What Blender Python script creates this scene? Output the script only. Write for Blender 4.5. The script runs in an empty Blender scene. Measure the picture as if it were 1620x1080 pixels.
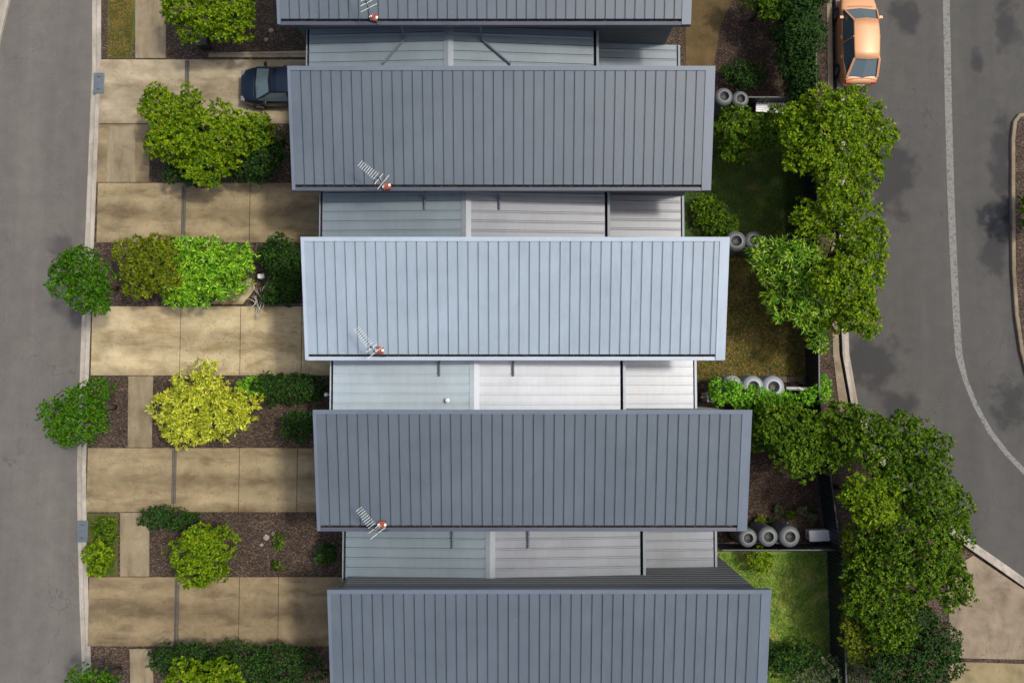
import bpy, math, random
import numpy as np
from mathutils import Vector, Matrix
PI = math.pi
scene = bpy.context.scene

# ------------------------------------------------------------------ camera
CAM_H, TILT, FPX = 38.0, 0.0472, 1260.0
cd = bpy.data.cameras.new('camera'); cam = bpy.data.objects.new('camera', cd)
scene.collection.objects.link(cam); scene.camera = cam
cam.location = (0, 0, CAM_H); cam.rotation_euler = (TILT, 0, 0)
cd.sensor_width = 36; cd.lens = 36 * FPX / 1620; cd.clip_end = 2000; cd.clip_start = 0.5
scene.render.resolution_x = 1024; scene.render.resolution_y = 682

# ------------------------------------------------------------------ world, sun, exposure
SUN = Vector((0.52, 0.12, 1.0)).normalized()
w = bpy.data.worlds.new("World"); scene.world = w; w.use_nodes = True
nt = w.node_tree; nt.nodes.clear()
sky = nt.nodes.new('ShaderNodeTexSky'); sky.sky_type = 'NISHITA'; sky.sun_disc = False
sky.sun_elevation = math.asin(SUN.z); sky.sun_rotation = math.atan2(SUN.x, SUN.y)
sky.air_density = 1.0; sky.dust_density = 5.0; sky.ozone_density = 1.0
bg = nt.nodes.new('ShaderNodeBackground'); bg.inputs[1].default_value = 0.135
wo = nt.nodes.new('ShaderNodeOutputWorld')
nt.links.new(sky.outputs[0], bg.inputs[0]); nt.links.new(bg.outputs[0], wo.inputs[0])
sl = bpy.data.lights.new('sun', 'SUN'); sl.energy = 1.9; sl.angle = math.radians(5); sl.color = (1, .965, .87)
so = bpy.data.objects.new('sun', sl); scene.collection.objects.link(so)
so.rotation_euler = SUN.to_track_quat('Z', 'Y').to_euler(); so.location = (20, 5, 40)
scene.view_settings.view_transform = 'Standard'; scene.view_settings.look = 'None'
scene.view_settings.exposure = 0.3; scene.view_settings.gamma = 1.0

# ------------------------------------------------------------------ helpers
def at(px, py, z=0.0):
    """world point at height z seen at a photograph pixel"""
    u, v = px - 810, py - 540
    s, c = math.sin(TILT), math.cos(TILT)
    dy, dz = -v * c + FPX * s, -v * s - FPX * c
    t = (CAM_H - z) / -dz
    return Vector((u * t, dy * t, z))

def tag(o, label=None, cat=None, group=None, kind=None):
    if label: o['label'] = label
    if cat: o['category'] = cat
    if group: o['group'] = group
    if kind: o['kind'] = kind
    return o

def empty(name, loc, rz=0.0, label=None, cat=None, group=None):
    o = bpy.data.objects.new(name, None); scene.collection.objects.link(o)
    o.empty_display_size = .3
    o.location = loc; o.rotation_euler = (0, 0, rz)
    return tag(o, label, cat, group)

class MB:
    def __init__(s): s.v = []; s.f = []; s.m = []
    def add(s, vs, fs, mi=0):
        b = len(s.v); s.v += [tuple(v) for v in vs]
        for f in fs: s.f.append(tuple(i + b for i in f)); s.m.append(mi)
        return s
    def box(s, x0, x1, y0, y1, z0, z1, mi=0):
        return s.add([(x0,y0,z0),(x1,y0,z0),(x1,y1,z0),(x0,y1,z0),(x0,y0,z1),(x1,y0,z1),(x1,y1,z1),(x0,y1,z1)],
                     [(0,3,2,1),(4,5,6,7),(0,1,5,4),(1,2,6,5),(2,3,7,6),(3,0,4,7)], mi)
    def bar(s, a, b, w, h, mi=0, up=(0,0,1)):
        a, b = Vector(a), Vector(b); d = (b - a).normalized(); u = Vector(up)
        if abs(d.dot(u)) > .99: u = Vector((1,0,0))
        r = d.cross(u).normalized() * w / 2; q = r.cross(d).normalized() * h / 2
        vs = [p + x * r + y * q for p in (a, b) for x, y in ((-1,-1),(1,-1),(1,1),(-1,1))]
        return s.add(vs, [(0,3,2,1),(4,5,6,7),(0,1,5,4),(1,2,6,5),(2,3,7,6),(3,0,4,7)], mi)
    def tube(s, pts, rs, n=8, mi=0, cap=True):
        pts = [Vector(p) for p in pts]
        if not isinstance(rs, (list, tuple)): rs = [rs] * len(pts)
        rings = []
        prev = None
        for i, p in enumerate(pts):
            d = (pts[min(i+1, len(pts)-1)] - pts[max(i-1, 0)]).normalized()
            ref = prev if prev is not None else (Vector((0,0,1)) if abs(d.z) < .9 else Vector((1,0,0)))
            r = (ref - d * ref.dot(d))
            if r.length < 1e-4: r = d.orthogonal()
            r.normalize(); prev = r; q = d.cross(r)
            rings.append([p + rs[i] * (math.cos(2*PI*k/n) * r + math.sin(2*PI*k/n) * q) for k in range(n)])
        vs = [v for rg in rings for v in rg]; fs = []
        for i in range(len(pts)-1):
            for k in range(n):
                fs.append((i*n+k, i*n+(k+1)%n, (i+1)*n+(k+1)%n, (i+1)*n+k))
        if cap: fs.append(tuple(reversed(range(n)))); fs.append(tuple(range((len(pts)-1)*n, len(pts)*n)))
        return s.add(vs, fs, mi)
    def lathe(s, prof, n=32, c=(0,0,0), mi=0):
        vs = []; fs = []
        for r, z in prof:
            for k in range(n):
                a = 2*PI*k/n; vs.append((c[0]+r*math.cos(a), c[1]+r*math.sin(a), c[2]+z))
        for i in range(len(prof)-1):
            for k in range(n): fs.append((i*n+k, i*n+(k+1)%n, (i+1)*n+(k+1)%n, (i+1)*n+k))
        return s.add(vs, fs, mi)
    def build(s, name, mats, parent=None, smooth=False, loc=None, bevel=0):
        me = bpy.data.meshes.new(name); me.from_pydata(s.v, [], s.f)
        if not isinstance(mats, (list, tuple)): mats = [mats]
        for m in mats: me.materials.append(m)
        if len(mats) > 1: me.polygons.foreach_set('material_index', s.m)
        if smooth: me.polygons.foreach_set('use_smooth', [True]*len(s.f))
        me.update()
        o = bpy.data.objects.new(name, me); scene.collection.objects.link(o)
        if parent: o.parent = parent
        if loc is not None: o.location = loc
        if bevel:
            md = o.modifiers.new('bevel', 'BEVEL'); md.width = bevel; md.segments = 2; md.limit_method = 'ANGLE'
        return o

# ------------------------------------------------------------------ materials
def lin(c):
    return tuple(((x/255)/12.92 if x/255 <= .04045 else ((x/255+.055)/1.055)**2.4) for x in c)

class NT:
    def __init__(s, name):
        s.m = bpy.data.materials.new(name); s.m.use_nodes = True; s.t = s.m.node_tree; s.t.nodes.clear()
        s.out = s.n('ShaderNodeOutputMaterial'); s.b = s.n('ShaderNodeBsdfPrincipled')
        s.l(s.b.outputs[0], s.out.inputs[0]); s.tc = s.n('ShaderNodeTexCoord')
    def n(s, t): return s.t.nodes.new(t)
    def l(s, a, b): s.t.links.new(a, b)
    def coord(s, which='Object', scale=(1,1,1), rot=(0,0,0)):
        mp = s.n('ShaderNodeMapping'); mp.inputs['Scale'].default_value = scale; mp.inputs['Rotation'].default_value = rot
        s.l(s.tc.outputs[which], mp.inputs[0]); return mp.outputs[0]
    def noise(s, scale, vec, detail=4, rough=.55, dist=0):
        n = s.n('ShaderNodeTexNoise'); n.inputs['Scale'].default_value = scale
        n.inputs['Detail'].default_value = detail; n.inputs['Roughness'].default_value = rough
        n.inputs['Distortion'].default_value = dist; s.l(vec, n.inputs['Vector']); return n.outputs[0]
    def ramp(s, fac, stops):
        r = s.n('ShaderNodeValToRGB'); e = r.color_ramp.elements
        while len(e) < len(stops): e.new(.5)
        for i, (p, c) in enumerate(stops):
            e[i].position = p; e[i].color = (*c, 1) if len(c) == 3 else c
        s.l(fac, r.inputs[0]); return r.outputs[0]
    def mix(s, fac, a, b, mode='MIX'):
        m = s.n('ShaderNodeMix'); m.data_type = 'RGBA'; m.blend_type = mode
        for v, i in ((fac, 0), (a, 6), (b, 7)):
            if hasattr(v, 'is_linked') or hasattr(v, 'links'): s.l(v, m.inputs[i])
            elif i == 0: m.inputs[0].default_value = v
            else: m.inputs[i].default_value = (*v, 1)
        return m.outputs[2]
    def bump(s, h, strength=.3, dist=.02):
        b = s.n('ShaderNodeBump'); b.inputs['Strength'].default_value = strength; b.inputs['Distance'].default_value = dist
        s.l(h, b.inputs['Height']); s.l(b.outputs[0], s.b.inputs['Normal'])
    def set(s, col=None, rough=None, metal=None, spec=None):
        if col is not None:
            if isinstance(col, tuple): s.b.inputs['Base Color'].default_value = (*col, 1)
            else: s.l(col, s.b.inputs['Base Color'])
        if rough is not None:
            if isinstance(rough, (int, float)): s.b.inputs['Roughness'].default_value = rough
            else: s.l(rough, s.b.inputs['Roughness'])
        if metal is not None: s.b.inputs['Metallic'].default_value = metal
        if spec is not None: s.b.inputs['Specular IOR Level'].default_value = spec
        return s.m

def scl(c, k): return tuple(x * k for x in c)

def plain(name, col, rough=.5, metal=0, var=.12, scale=6):
    t = NT(name); v = t.coord()
    n = t.noise(scale, v, 5)
    c = t.ramp(n, [(.3, scl(col, 1 - var)), (.7, scl(col, 1 + var))])
    return t.set(c, rough, metal)

def asphalt(name, col, patch_col, patches):
    t = NT(name); v = t.coord()
    f = t.noise(55, v, 3, .8); g = t.noise(.5, t.coord(scale=(1.6, .25, 1)), 5, .6)
    c = t.ramp(g, [(.3, scl(col, .9)), (.7, scl(col, 1.08))])
    c = t.mix(.5, c, t.ramp(f, [(.3, (.2,)*3), (.72, (.9, .88, .85))]), 'OVERLAY')
    tk = t.noise(.8, t.coord(scale=(1.1, .04, 1)), 4, .6)
    c = t.mix(.35, c, t.ramp(tk, [(.35, (.40,)*3), (.65, (.60,)*3)]), 'OVERLAY')
    sp = t.noise(9, v, 2, .5)
    c = t.mix(t.ramp(sp, [(.76, (0,)*3), (.80, (.35,)*3)]), c, scl(col, .45))
    cv = t.n('ShaderNodeTexVoronoi'); cv.feature = 'DISTANCE_TO_EDGE'; cv.inputs['Scale'].default_value = .16
    wv = t.n('ShaderNodeVectorMath'); wv.operation = 'ADD'; t.l(v, wv.inputs[0])
    nz = t.n('ShaderNodeTexNoise'); nz.inputs['Scale'].default_value = .8; nz.inputs['Detail'].default_value = 6; t.l(v, nz.inputs['Vector'])
    sc_ = t.n('ShaderNodeVectorMath'); sc_.operation = 'SCALE'; sc_.inputs['Scale'].default_value = 2.4; t.l(nz.outputs['Color'], sc_.inputs[0])
    t.l(sc_.outputs[0], wv.inputs[1]); t.l(wv.outputs[0], cv.inputs['Vector'])
    br = t.noise(.35, v, 3); msk = t.mix(1.0, t.ramp(cv.outputs['Distance'], [(0, (.6,)*3), (.004, (0,)*3)]), t.ramp(br, [(.50, (0,)*3), (.56, (1,)*3)]), 'MULTIPLY')
    c = t.mix(msk, c, scl(col, .45))
    b = t.noise(1.3, v, 6, .62, .3)
    c = t.mix(.35, c, t.ramp(b, [(.35, (.38,)*3), (.65, (.6,)*3)]), 'OVERLAY')
    # dark patches with an irregular outline; on the west road painted tree shade
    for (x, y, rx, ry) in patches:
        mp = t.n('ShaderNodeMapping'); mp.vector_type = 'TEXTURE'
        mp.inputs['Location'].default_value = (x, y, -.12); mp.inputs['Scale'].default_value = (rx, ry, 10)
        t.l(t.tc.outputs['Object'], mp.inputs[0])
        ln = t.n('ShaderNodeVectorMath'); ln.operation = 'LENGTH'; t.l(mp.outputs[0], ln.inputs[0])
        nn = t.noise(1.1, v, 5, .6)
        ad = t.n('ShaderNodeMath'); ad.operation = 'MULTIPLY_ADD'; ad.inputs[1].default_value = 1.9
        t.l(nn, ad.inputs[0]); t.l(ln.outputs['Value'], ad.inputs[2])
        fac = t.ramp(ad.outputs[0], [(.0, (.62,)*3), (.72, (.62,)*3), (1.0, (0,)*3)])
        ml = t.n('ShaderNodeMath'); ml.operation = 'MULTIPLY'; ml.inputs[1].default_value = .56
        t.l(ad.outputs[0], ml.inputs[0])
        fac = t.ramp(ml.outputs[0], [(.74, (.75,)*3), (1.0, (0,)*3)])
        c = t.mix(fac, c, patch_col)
    t.bump(f, .5, .01)
    return t.set(c, .9)

def concrete(name, col, dark, streak=(.5, 1.7, 1), tracks=False):
    t = NT(name); v = t.coord()
    g = t.noise(.9, t.coord(scale=streak), 6, .62, .4)
    c = t.ramp(g, [(.30, dark), (.5, scl(col, .92)), (.70, scl(col, 1.1))])
    p = t.noise(1.0, v, 8, .68, .5)
    c = t.mix(.45, c, t.ramp(p, [(.36, (.3, .29, .27)), (.62, (.62, .61, .59))]), 'OVERLAY')
    f = t.noise(38, v, 5, .8)
    c = t.mix(.45, c, t.ramp(f, [(.3, (.3,)*3), (.7, (.66,)*3)]), 'OVERLAY')
    if tracks:      # tyre-polished strips along the drive, grimy middle and edges
        se = t.n('ShaderNodeSeparateXYZ'); t.l(t.tc.outputs['Generated'], se.inputs[0])
        wob = t.noise(1.4, v, 6, .65, .5); ma = t.n('ShaderNodeMath'); ma.operation = 'MULTIPLY_ADD'; ma.inputs[1].default_value = .34
        t.l(wob, ma.inputs[0]); t.l(se.outputs[1], ma.inputs[2])
        tr = t.ramp(ma.outputs[0], [(.16, (.28, .25, .2)), (.34, (.66, .65, .64)), (.46, (.60, .59, .58)), (.60, (.34, .32, .28)), (.74, (.36, .34, .30)), (.88, (.66, .65, .64)), (1.0, (.60, .58, .55))])
        c = t.mix(.55, c, tr, 'OVERLAY')
    cr = t.n('ShaderNodeTexVoronoi'); cr.feature = 'DISTANCE_TO_EDGE'; cr.inputs['Scale'].default_value = .45
    wv = t.n('ShaderNodeVectorMath'); wv.operation = 'ADD'; t.l(v, wv.inputs[0])
    nz = t.n('ShaderNodeTexNoise'); nz.inputs['Scale'].default_value = 2.2; nz.inputs['Detail'].default_value = 5; t.l(v, nz.inputs['Vector'])
    t.l(nz.outputs['Color'], wv.inputs[1]); t.l(wv.outputs[0], cr.inputs['Vector'])
    c = t.mix(t.ramp(cr.outputs['Distance'], [(0, (.55,)*3), (.006, (0,)*3)]), c, scl(dark, .5))
    s = t.noise(5, v, 4, .6, 1.2)
    c = t.mix(t.ramp(s, [(.68, (0,)*3), (.82, (.3,)*3)]), c, dark)
    t.bump(f, .25, .01)
    return t.set(c, .88)

def mulch(name, cols):
    t = NT(name); v = t.coord()
    vo = t.n('ShaderNodeTexVoronoi'); vo.inputs['Scale'].default_value = 17; t.l(t.coord(scale=(1, 1.9, 1), rot=(0,0,.6)), vo.inputs['Vector'])
    sp = t.n('ShaderNodeSeparateColor'); t.l(vo.outputs['Color'], sp.inputs[0])
    c = t.ramp(sp.outputs[0], [(.0, cols[0]), (.55, cols[1]), (.85, cols[2]), (1, cols[3])])
    g = t.noise(.9, v, 5)
    c = t.mix(.6, c, t.ramp(g, [(.35, (.25,)*3), (.65, (.6,)*3)]), 'OVERLAY')
    t.bump(vo.outputs['Distance'], .8, .04)
    return t.set(c, .95)

def grassy(name, a, b, dry):
    t = NT(name); v = t.coord()
    g = t.noise(.8, v, 6, .65); f = t.noise(30, v, 4, .7)
    c = t.ramp(g, [(.34, a), (.52, b), (.66, dry)])
    c = t.mix(.7, c, t.ramp(f, [(.3, (.2,)*3), (.7, (.75,)*3)]), 'OVERLAY')
    t.bump(f, .8, .04)
    return t.set(c, .95)

def roofing(name, col, rough=.42, metal=.0, var=.08, spec=.5):
    t = NT(name); v = t.coord()
    g = t.noise(.55, v, 5, .6, .3); f = t.noise(14, v, 3, .6)
    c = t.ramp(g, [(.3, scl(col, 1 - var)), (.7, scl(col, 1 + var))])
    st = t.noise(2.2, t.coord(scale=(2.4, .5, 1)), 5, .7)
    c = t.mix(.25, c, t.ramp(st, [(.3, (.40,)*3), (.7, (.6,)*3)]), 'OVERLAY')
    sp = t.noise(26, v, 1, .5)
    c = t.mix(t.ramp(sp, [(.80, (0,)*3), (.83, (.7,)*3)]), c, (.75, .75, .72))
    r = t.ramp(g, [(.3, (rough - .05,)*3), (.7, (rough + .1,)*3)])
    t.bump(f, .05, .003)
    return t.set(c, r, metal, spec)

def leafmat(name, a, b, c3, trans=.42, rough=.6, k=1.45, spec=.18):
    a, b, c3 = scl(a, k), scl(b, k), scl(c3, k)
    t = NT(name)
    ge = t.n('ShaderNodeNewGeometry')
    col = t.ramp(ge.outputs['Random Per Island'], [(0, a), (.45, b), (.92, c3), (1, scl(c3, 1.35))])
    big = t.noise(1.6, t.coord(), 4, .6, .4)
    col = t.mix(.7, col, t.ramp(big, [(.35, (.30, .33, .3)), (.65, (.68, .64, .5))]), 'OVERLAY')
    t.set(col, rough, 0, spec)
    tr = t.n('ShaderNodeBsdfTranslucent'); t.l(col, tr.inputs[0])
    ms = t.n('ShaderNodeMixShader'); ms.inputs[0].default_value = trans
    t.l(t.b.outputs[0], ms.inputs[1]); t.l(tr.outputs[0], ms.inputs[2]); t.l(ms.outputs[0], t.out.inputs[0])
    return t.m

EXP = .62   # albedo that shows at the photograph's brightness under this light
def ph(r, g, b, k=1.0): return tuple(min(.9, x * EXP * k) for x in lin((r, g, b)))

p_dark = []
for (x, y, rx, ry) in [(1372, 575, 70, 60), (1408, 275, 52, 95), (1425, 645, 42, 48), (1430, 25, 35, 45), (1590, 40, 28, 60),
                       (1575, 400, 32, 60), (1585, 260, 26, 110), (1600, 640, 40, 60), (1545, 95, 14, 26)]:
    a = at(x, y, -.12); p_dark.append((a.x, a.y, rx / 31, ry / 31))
tree_shade = []  # shade of the street tree, painted into the west asphalt
for (x, y, rx, ry) in [(98, 395, 26, 42), (122, 500, 20, 40)]:
    a = at(x, y, -.12); tree_shade.append((a.x, a.y, rx / 33, ry / 33))
M = {}
M['road_west'] = asphalt('asphalt_pale', ph(130, 126, 120, .83), ph(88, 84, 84, .83), tree_shade)
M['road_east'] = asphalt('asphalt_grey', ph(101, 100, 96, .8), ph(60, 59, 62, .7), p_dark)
M['drive'] = concrete('concrete_tan', ph(160, 145, 113, 1.2), ph(124, 106, 76, 1.1), tracks=True)
M['drive_mid'] = concrete('concrete_light_tan', ph(192, 177, 142, 1.32), ph(150, 128, 88, 1.25), tracks=True)  # tan concrete with extra brightness painted into the colour
M['drive_b'] = concrete('concrete_brown', ph(146, 130, 100, 1.2), ph(108, 92, 66, 1.1), tracks=True)
M['apron'] = concrete('concrete_pale', ph(172, 160, 134, 1.25), ph(136, 120, 92, 1.2), tracks=True)
M['path'] = concrete('concrete_path', ph(158, 144, 116, 1.2), ph(132, 116, 88, 1.1), (2, .5, 1))
M['kerb'] = concrete('kerb_concrete', ph(186, 178, 166, 1.25), ph(150, 140, 126, 1.2), (2, .4, 1))
M['paving'] = concrete('paving_tan', ph(158, 142, 120, 1.15), ph(126, 110, 90), (1, 1, 1))
M['paving_y'] = concrete('paving_yellow', ph(168, 152, 112), ph(130, 114, 80), (1, 1, 1))
M['mulch'] = mulch('bark_mulch', [ph(50, 38, 30), ph(84, 66, 52), ph(112, 92, 74), ph(150, 132, 112)])
M['mulch_red'] = mulch('leaf_mulch', [ph(40, 30, 24), ph(74, 56, 44), ph(98, 74, 58), ph(140, 118, 96)])
M['soil'] = mulch('dark_soil', [ph(26, 22, 18), ph(46, 36, 28), ph(70, 56, 44), ph(98, 82, 66)])
M['lawn_dry'] = grassy('dry_lawn', ph(62, 82, 30, 1.5), ph(92, 92, 46, 1.5), ph(138, 116, 80, 1.5))
M['lawn_bright'] = grassy('bright_lawn', ph(74, 112, 30, 2), ph(98, 124, 48, 2), ph(150, 140, 80, 2))
M['lawn_brown'] = grassy('brown_lawn', ph(84, 74, 34), ph(112, 92, 54), ph(128, 104, 66))
M['lawn'] = grassy('green_lawn', ph(54, 84, 24), ph(74, 98, 36), ph(112, 108, 52))
M['verge'] = grassy('verge_grass', ph(84, 92, 34), ph(104, 106, 46), ph(136, 116, 60))
_l = NT('worn_line_paint'); _v = _l.coord(); _n = _l.noise(7, _v, 8, .75)
M['line'] = _l.set(_l.mix(_l.ramp(_n, [(.50, (0,)*3), (.60, (.8,)*3)]), ph(146, 146, 140), ph(104, 103, 99, .8)), .85)
M['roof'] = roofing('roof_slate', ph(108, 120, 131, .9))
M['roof_low'] = roofing('roof_low_grey', ph(126, 140, 148, 1.12), .38, .0)
M['roof_pale'] = roofing('roof_pale', ph(160, 175, 188, 1.18), .42)  # slate roof made brighter, the extra light put into the colour
M['roof_pale_low'] = roofing('roof_pale_low', ph(176, 191, 200, 1.25), .4)
M['roof_white'] = roofing('roof_whitish', ph(208, 214, 222, 1.2), .36, .0, .08)  # same sheeting as the left low roof, sunlight painted into the colour
M['roof_silver'] = roofing('roof_silver', ph(150, 155, 163), .36, .0, .12)  # sunlit copy of the grey low roof, light put into the colour
M['trim'] = roofing('trim_slate', ph(116, 128, 142), .4)
M['trim_dark'] = roofing('trim_shade', ph(84, 90, 104), .4)  # darker slate for the gutter fascias
M['trim_pale'] = roofing('trim_pale', ph(182, 196, 210, 1.15), .4)
M['cap_pale'] = roofing('cap_pale', ph(196, 206, 216, 1.15), .4)
M['cap'] = roofing('cap_grey', ph(146, 156, 164), .4)
M['pipe'] = plain('pipe_slate', ph(104, 116, 132), .4)
M['debris'] = mulch('gutter_debris', [ph(18, 16, 16), ph(38, 34, 34), ph(62, 56, 52), ph(110, 104, 98)])
M['wall'] = plain('wall_cladding', ph(112, 116, 116), .7, 0, .06)
M['wall_w'] = plain('wall_render', ph(176, 174, 168), .8, 0, .06)
M['glass'] = NT('window_glass').set((.02, .03, .035), .06, 0, .8)
M['frame'] = plain('window_frame_paint', ph(60, 64, 70), .4)
M['garage'] = plain('garage_door_paint', ph(150, 152, 152), .5)
M['white'] = plain('white_plastic', (.72, .72, .7), .4, 0, .05)
M['alu'] = plain('aluminium', (.62, .63, .64), .35, .6, .05)
M['red'] = plain('red_oxide', ph(150, 62, 36, 1.3), .5, 0, .2)
M['black'] = plain('black_plastic', (.012, .012, .013), .5)
M['green'] = plain('green_plastic', ph(50, 110, 80), .5)
M['tank'] = plain('tank_polymer', ph(146, 152, 160, 1.25), .42, 0, .05)
M['tank_out'] = plain('tank_polymer_dull', ph(112, 116, 118), .5, 0, .08)
M['fence'] = plain('fence_steel_dark', (.022, .024, .026), .5, 0, .15)
M['fence_rail'] = plain('fence_rail_steel', (.05, .05, .055), .5, .1, .4)
M['timber'] = plain('timber_grey', ph(120, 110, 98), .8, 0, .2)
M['bark'] = plain('bark', ph(104, 88, 66), .9, 0, .3, 20)
M['stem'] = plain('pale_stem', ph(206, 200, 186, 1.2), .7, 0, .1)
M['stone'] = plain('pale_stone', ph(176, 168, 160), .9, 0, .2)
M['brick'] = plain('paver_brick', ph(116, 100, 84), .9, 0, .2)
M['terracotta'] = plain('terracotta', ph(158, 98, 62), .8, 0, .15)
M['drain'] = plain('drain_steel', ph(96, 98, 98), .5, .3, .15)
M['grate'] = plain('grate_bluegrey', ph(120, 130, 138), .5, .2, .1)
M['tyre'] = plain('tyre_rubber', (.018, .018, .018), .8)
M['rim'] = plain('wheel_alloy', (.45, .45, .46), .3, .8, .05)
M['leaf_lime'] = leafmat('leaf_lime', ph(54, 92, 4), ph(110, 146, 12), ph(150, 170, 26))
M['leaf_mid'] = leafmat('leaf_mid', ph(34, 68, 10), ph(80, 118, 16), ph(122, 148, 30))
M['leaf_street'] = leafmat('leaf_street', ph(26, 70, 8), ph(66, 122, 14), ph(104, 146, 26))
M['leaf_dark'] = leafmat('leaf_dark', ph(14, 36, 8), ph(34, 66, 18), ph(62, 98, 30), .2)
M['leaf_olive'] = leafmat('leaf_olive', ph(66, 88, 10), ph(110, 130, 22), ph(144, 152, 40))
M['leaf_yellow'] = leafmat('leaf_yellow', ph(100, 128, 18), ph(186, 196, 44, 1.1), ph(226, 226, 104, 1.15))  # yellow, vivid, gloss and hedge leaves carry added brightness in their colour
M['leaf_vivid'] = leafmat('leaf_vivid', ph(34, 88, 8, 1.1), ph(104, 170, 18, 1.25), ph(178, 212, 62, 1.25), .4, .45, 1.35, .28)
M['leaf_gloss'] = leafmat('leaf_gloss', ph(34, 80, 8, 1.1), ph(96, 152, 20, 1.2), ph(178, 200, 70, 1.2), .38, .42, 1.35, .28)
M['leaf_hedge'] = leafmat('leaf_hedge', ph(50, 100, 12, 1.1), ph(112, 172, 40, 1.15), ph(156, 208, 70, 1.2))
M['leaf_grey'] = leafmat('leaf_grey', ph(60, 78, 50), ph(98, 112, 80), ph(140, 148, 118))
M['blade'] = leafmat('grass_blade', ph(62, 92, 26, 1.1), ph(110, 108, 50, 1.1), ph(176, 142, 94, 1.15), .3)
M['blade_bright'] = leafmat('grass_blade_bright', ph(70, 110, 26, 1.4), ph(106, 136, 50, 1.4), ph(160, 156, 84, 1.4), .3)
M['blade_green'] = leafmat('grass_blade_green', ph(44, 78, 16), ph(78, 108, 34), ph(120, 124, 56), .2)
M['litter'] = leafmat('fallen_leaf', ph(84, 48, 36), ph(122, 78, 52), ph(150, 128, 56), .1)
M['paint_orange'] = NT('paint_orange').set(ph(236, 172, 122, 1.2), .45, .15, .7)  # base paled all over to stand in for reflected sun
M['paint_navy'] = NT('paint_navy').set(ph(30, 42, 60), .3, .2, .5)
M['lamp'] = NT('lamp_lens').set((.16, .17, .18), .12)
M['car_glass'] = NT('car_glass').set((.10, .14, .155), .12, 0, .9)  # sky reflection lifted into the base colour of the glass
M['lamp_red'] = NT('lamp_red_lens').set((.4, .01, .01), .15)

# ------------------------------------------------------------------ setting
def sheet(name, pts, z, mat, thick=0.0, kind='structure'):
    """flat polygon (photo pixels, counted as points on the ground) with optional skirt"""
    ps = [at(x, y, z) if not isinstance(x, Vector) else x for x, y in pts]
    n = len(ps); mb = MB()
    area = sum(ps[i].x*ps[(i+1)%n].y - ps[(i+1)%n].x*ps[i].y for i in range(n))
    if area < 0: ps.reverse()
    vs = [(p.x, p.y, z) for p in ps]
    mb.add(vs, [tuple(range(n))])
    if thick:
        vb = vs + [(p.x, p.y, z - thick) for p in ps]
        mb.add(vb, [(i, i+n, (i+1)%n+n, (i+1)%n) for i in range(n)])
    return tag(mb.build(name, mat), kind=kind)

def slabs(name, x0, x1, y0, y1, joints, mat, z=.035, gap=.03, y_joint=None):
    """concrete driveway poured in bays, with open joints at the given pixels"""
    mb = MB(); a = at(x0, y1, z); b = at(x1, y0, z)
    xs = [a.x] + [at(j, (y0+y1)/2, z).x for j in joints] + [b.x]
    ys = [a.y, b.y] if y_joint is None else [a.y, at(x0, y_joint, z).y, b.y]
    for i in range(len(xs)-1):
        for j in range(len(ys)-1):
            mb.box(xs[i]+gap/2, xs[i+1]-gap/2, ys[j]+gap/2, ys[j+1]-gap/2, .0 - .05, z)
    return tag(mb.build(name, mat), kind='structure')

g = MB(); g.add([(-400,-400,-.2),(400,-400,-.2),(400,400,-.2),(-400,400,-.2)], [(0,1,2,3)])
tag(g.build('ground', M['mulch']), kind='structure')

# west kerb (photo x of the road edge), extended beyond both ends
KW = [(155, -900), (150, -300), (146, 0), (146, 100), (142, 200), (138, 300), (134, 400), (129, 520), (125, 640), (122, 740), (123, 840), (126, 950), (131, 1080), (150, 1500), (170, 2000)]
FAR = [(-260, 2000), (-160, 1500), (-60, 1080), (-40, 540), (-12, 120), (2, 50), (14, 0), (60, -300), (110, -900)]
sheet('road', [(x + 8, y) for x, y in KW] + [(-900, 2000), (-900, -900)], -.12, M['road_west'])
# east road's near kerb
KE = [(1310, -900), (1322, -300), (1327, 0), (1330, 150), (1332, 300), (1334, 450), (1338, 560), (1352, 640), (1386, 715), (1440, 785), (1500, 835), (1535, 862), (1580, 893), (1625, 925), (1720, 975), (1900, 1040), (2400, 1120)]
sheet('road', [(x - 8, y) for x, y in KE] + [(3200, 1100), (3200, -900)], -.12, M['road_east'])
# raised land between the two roads
sheet('ground', [(x + 14, y) for x, y in KW] + [(2400, 2000)] + [(x + 2 - (16 if x < 1400 else 8), y + (0 if x < 1400 else 10)) for x, y in reversed(KE)], 0, M['mulch'], .2)
# far side of the west road
far = sheet('pavement', FAR + [(-600, -900), (-900, 2000)], 0.0, M['kerb'], .2)

def kerb(name, pts, side, wpan, wtop, mat):
    """kerb and channel swept along pixel points; side +1 puts the channel to the left of travel"""
    ps = [at(x, y, 0) for x, y in pts]; mb = MB(); prof = [(-wpan, -.112), (-.03, -.135+.03), (0, .012), (.03, .03), (wtop, .03), (wtop, -.15)]
    rows = []
    for i, p in enumerate(ps):
        d = (ps[min(i+1, len(ps)-1)] - ps[max(i-1, 0)]).normalized(); r = Vector((-d.y, d.x, 0)) * side
        rows.append([p - r * o + Vector((0,0,z)) for o, z in prof])
    # split long runs into 2.4 m castings with open joints
    dense = []
    for i in range(len(rows)-1):
        L = (rows[i+1][0]-rows[i][0]).length; k = max(1, int(L/1.2))
        for j in range(k):
            dense.append([a.lerp(b, j/k) for a, b in zip(rows[i], rows[i+1])])
    dense.append(rows[-1])
    n = len(prof)
    vs = [v for r in dense for v in r]; fs = []
    for i in range(len(dense)-1):
        for k in range(n-1):
            f = (i*n+k, i*n+k+1, (i+1)*n+k+1, (i+1)*n+k)
            fs.append(f if side < 0 else f[::-1])
    mb.add(vs, fs)
    return tag(mb.build(name, mat), kind='structure')
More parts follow.
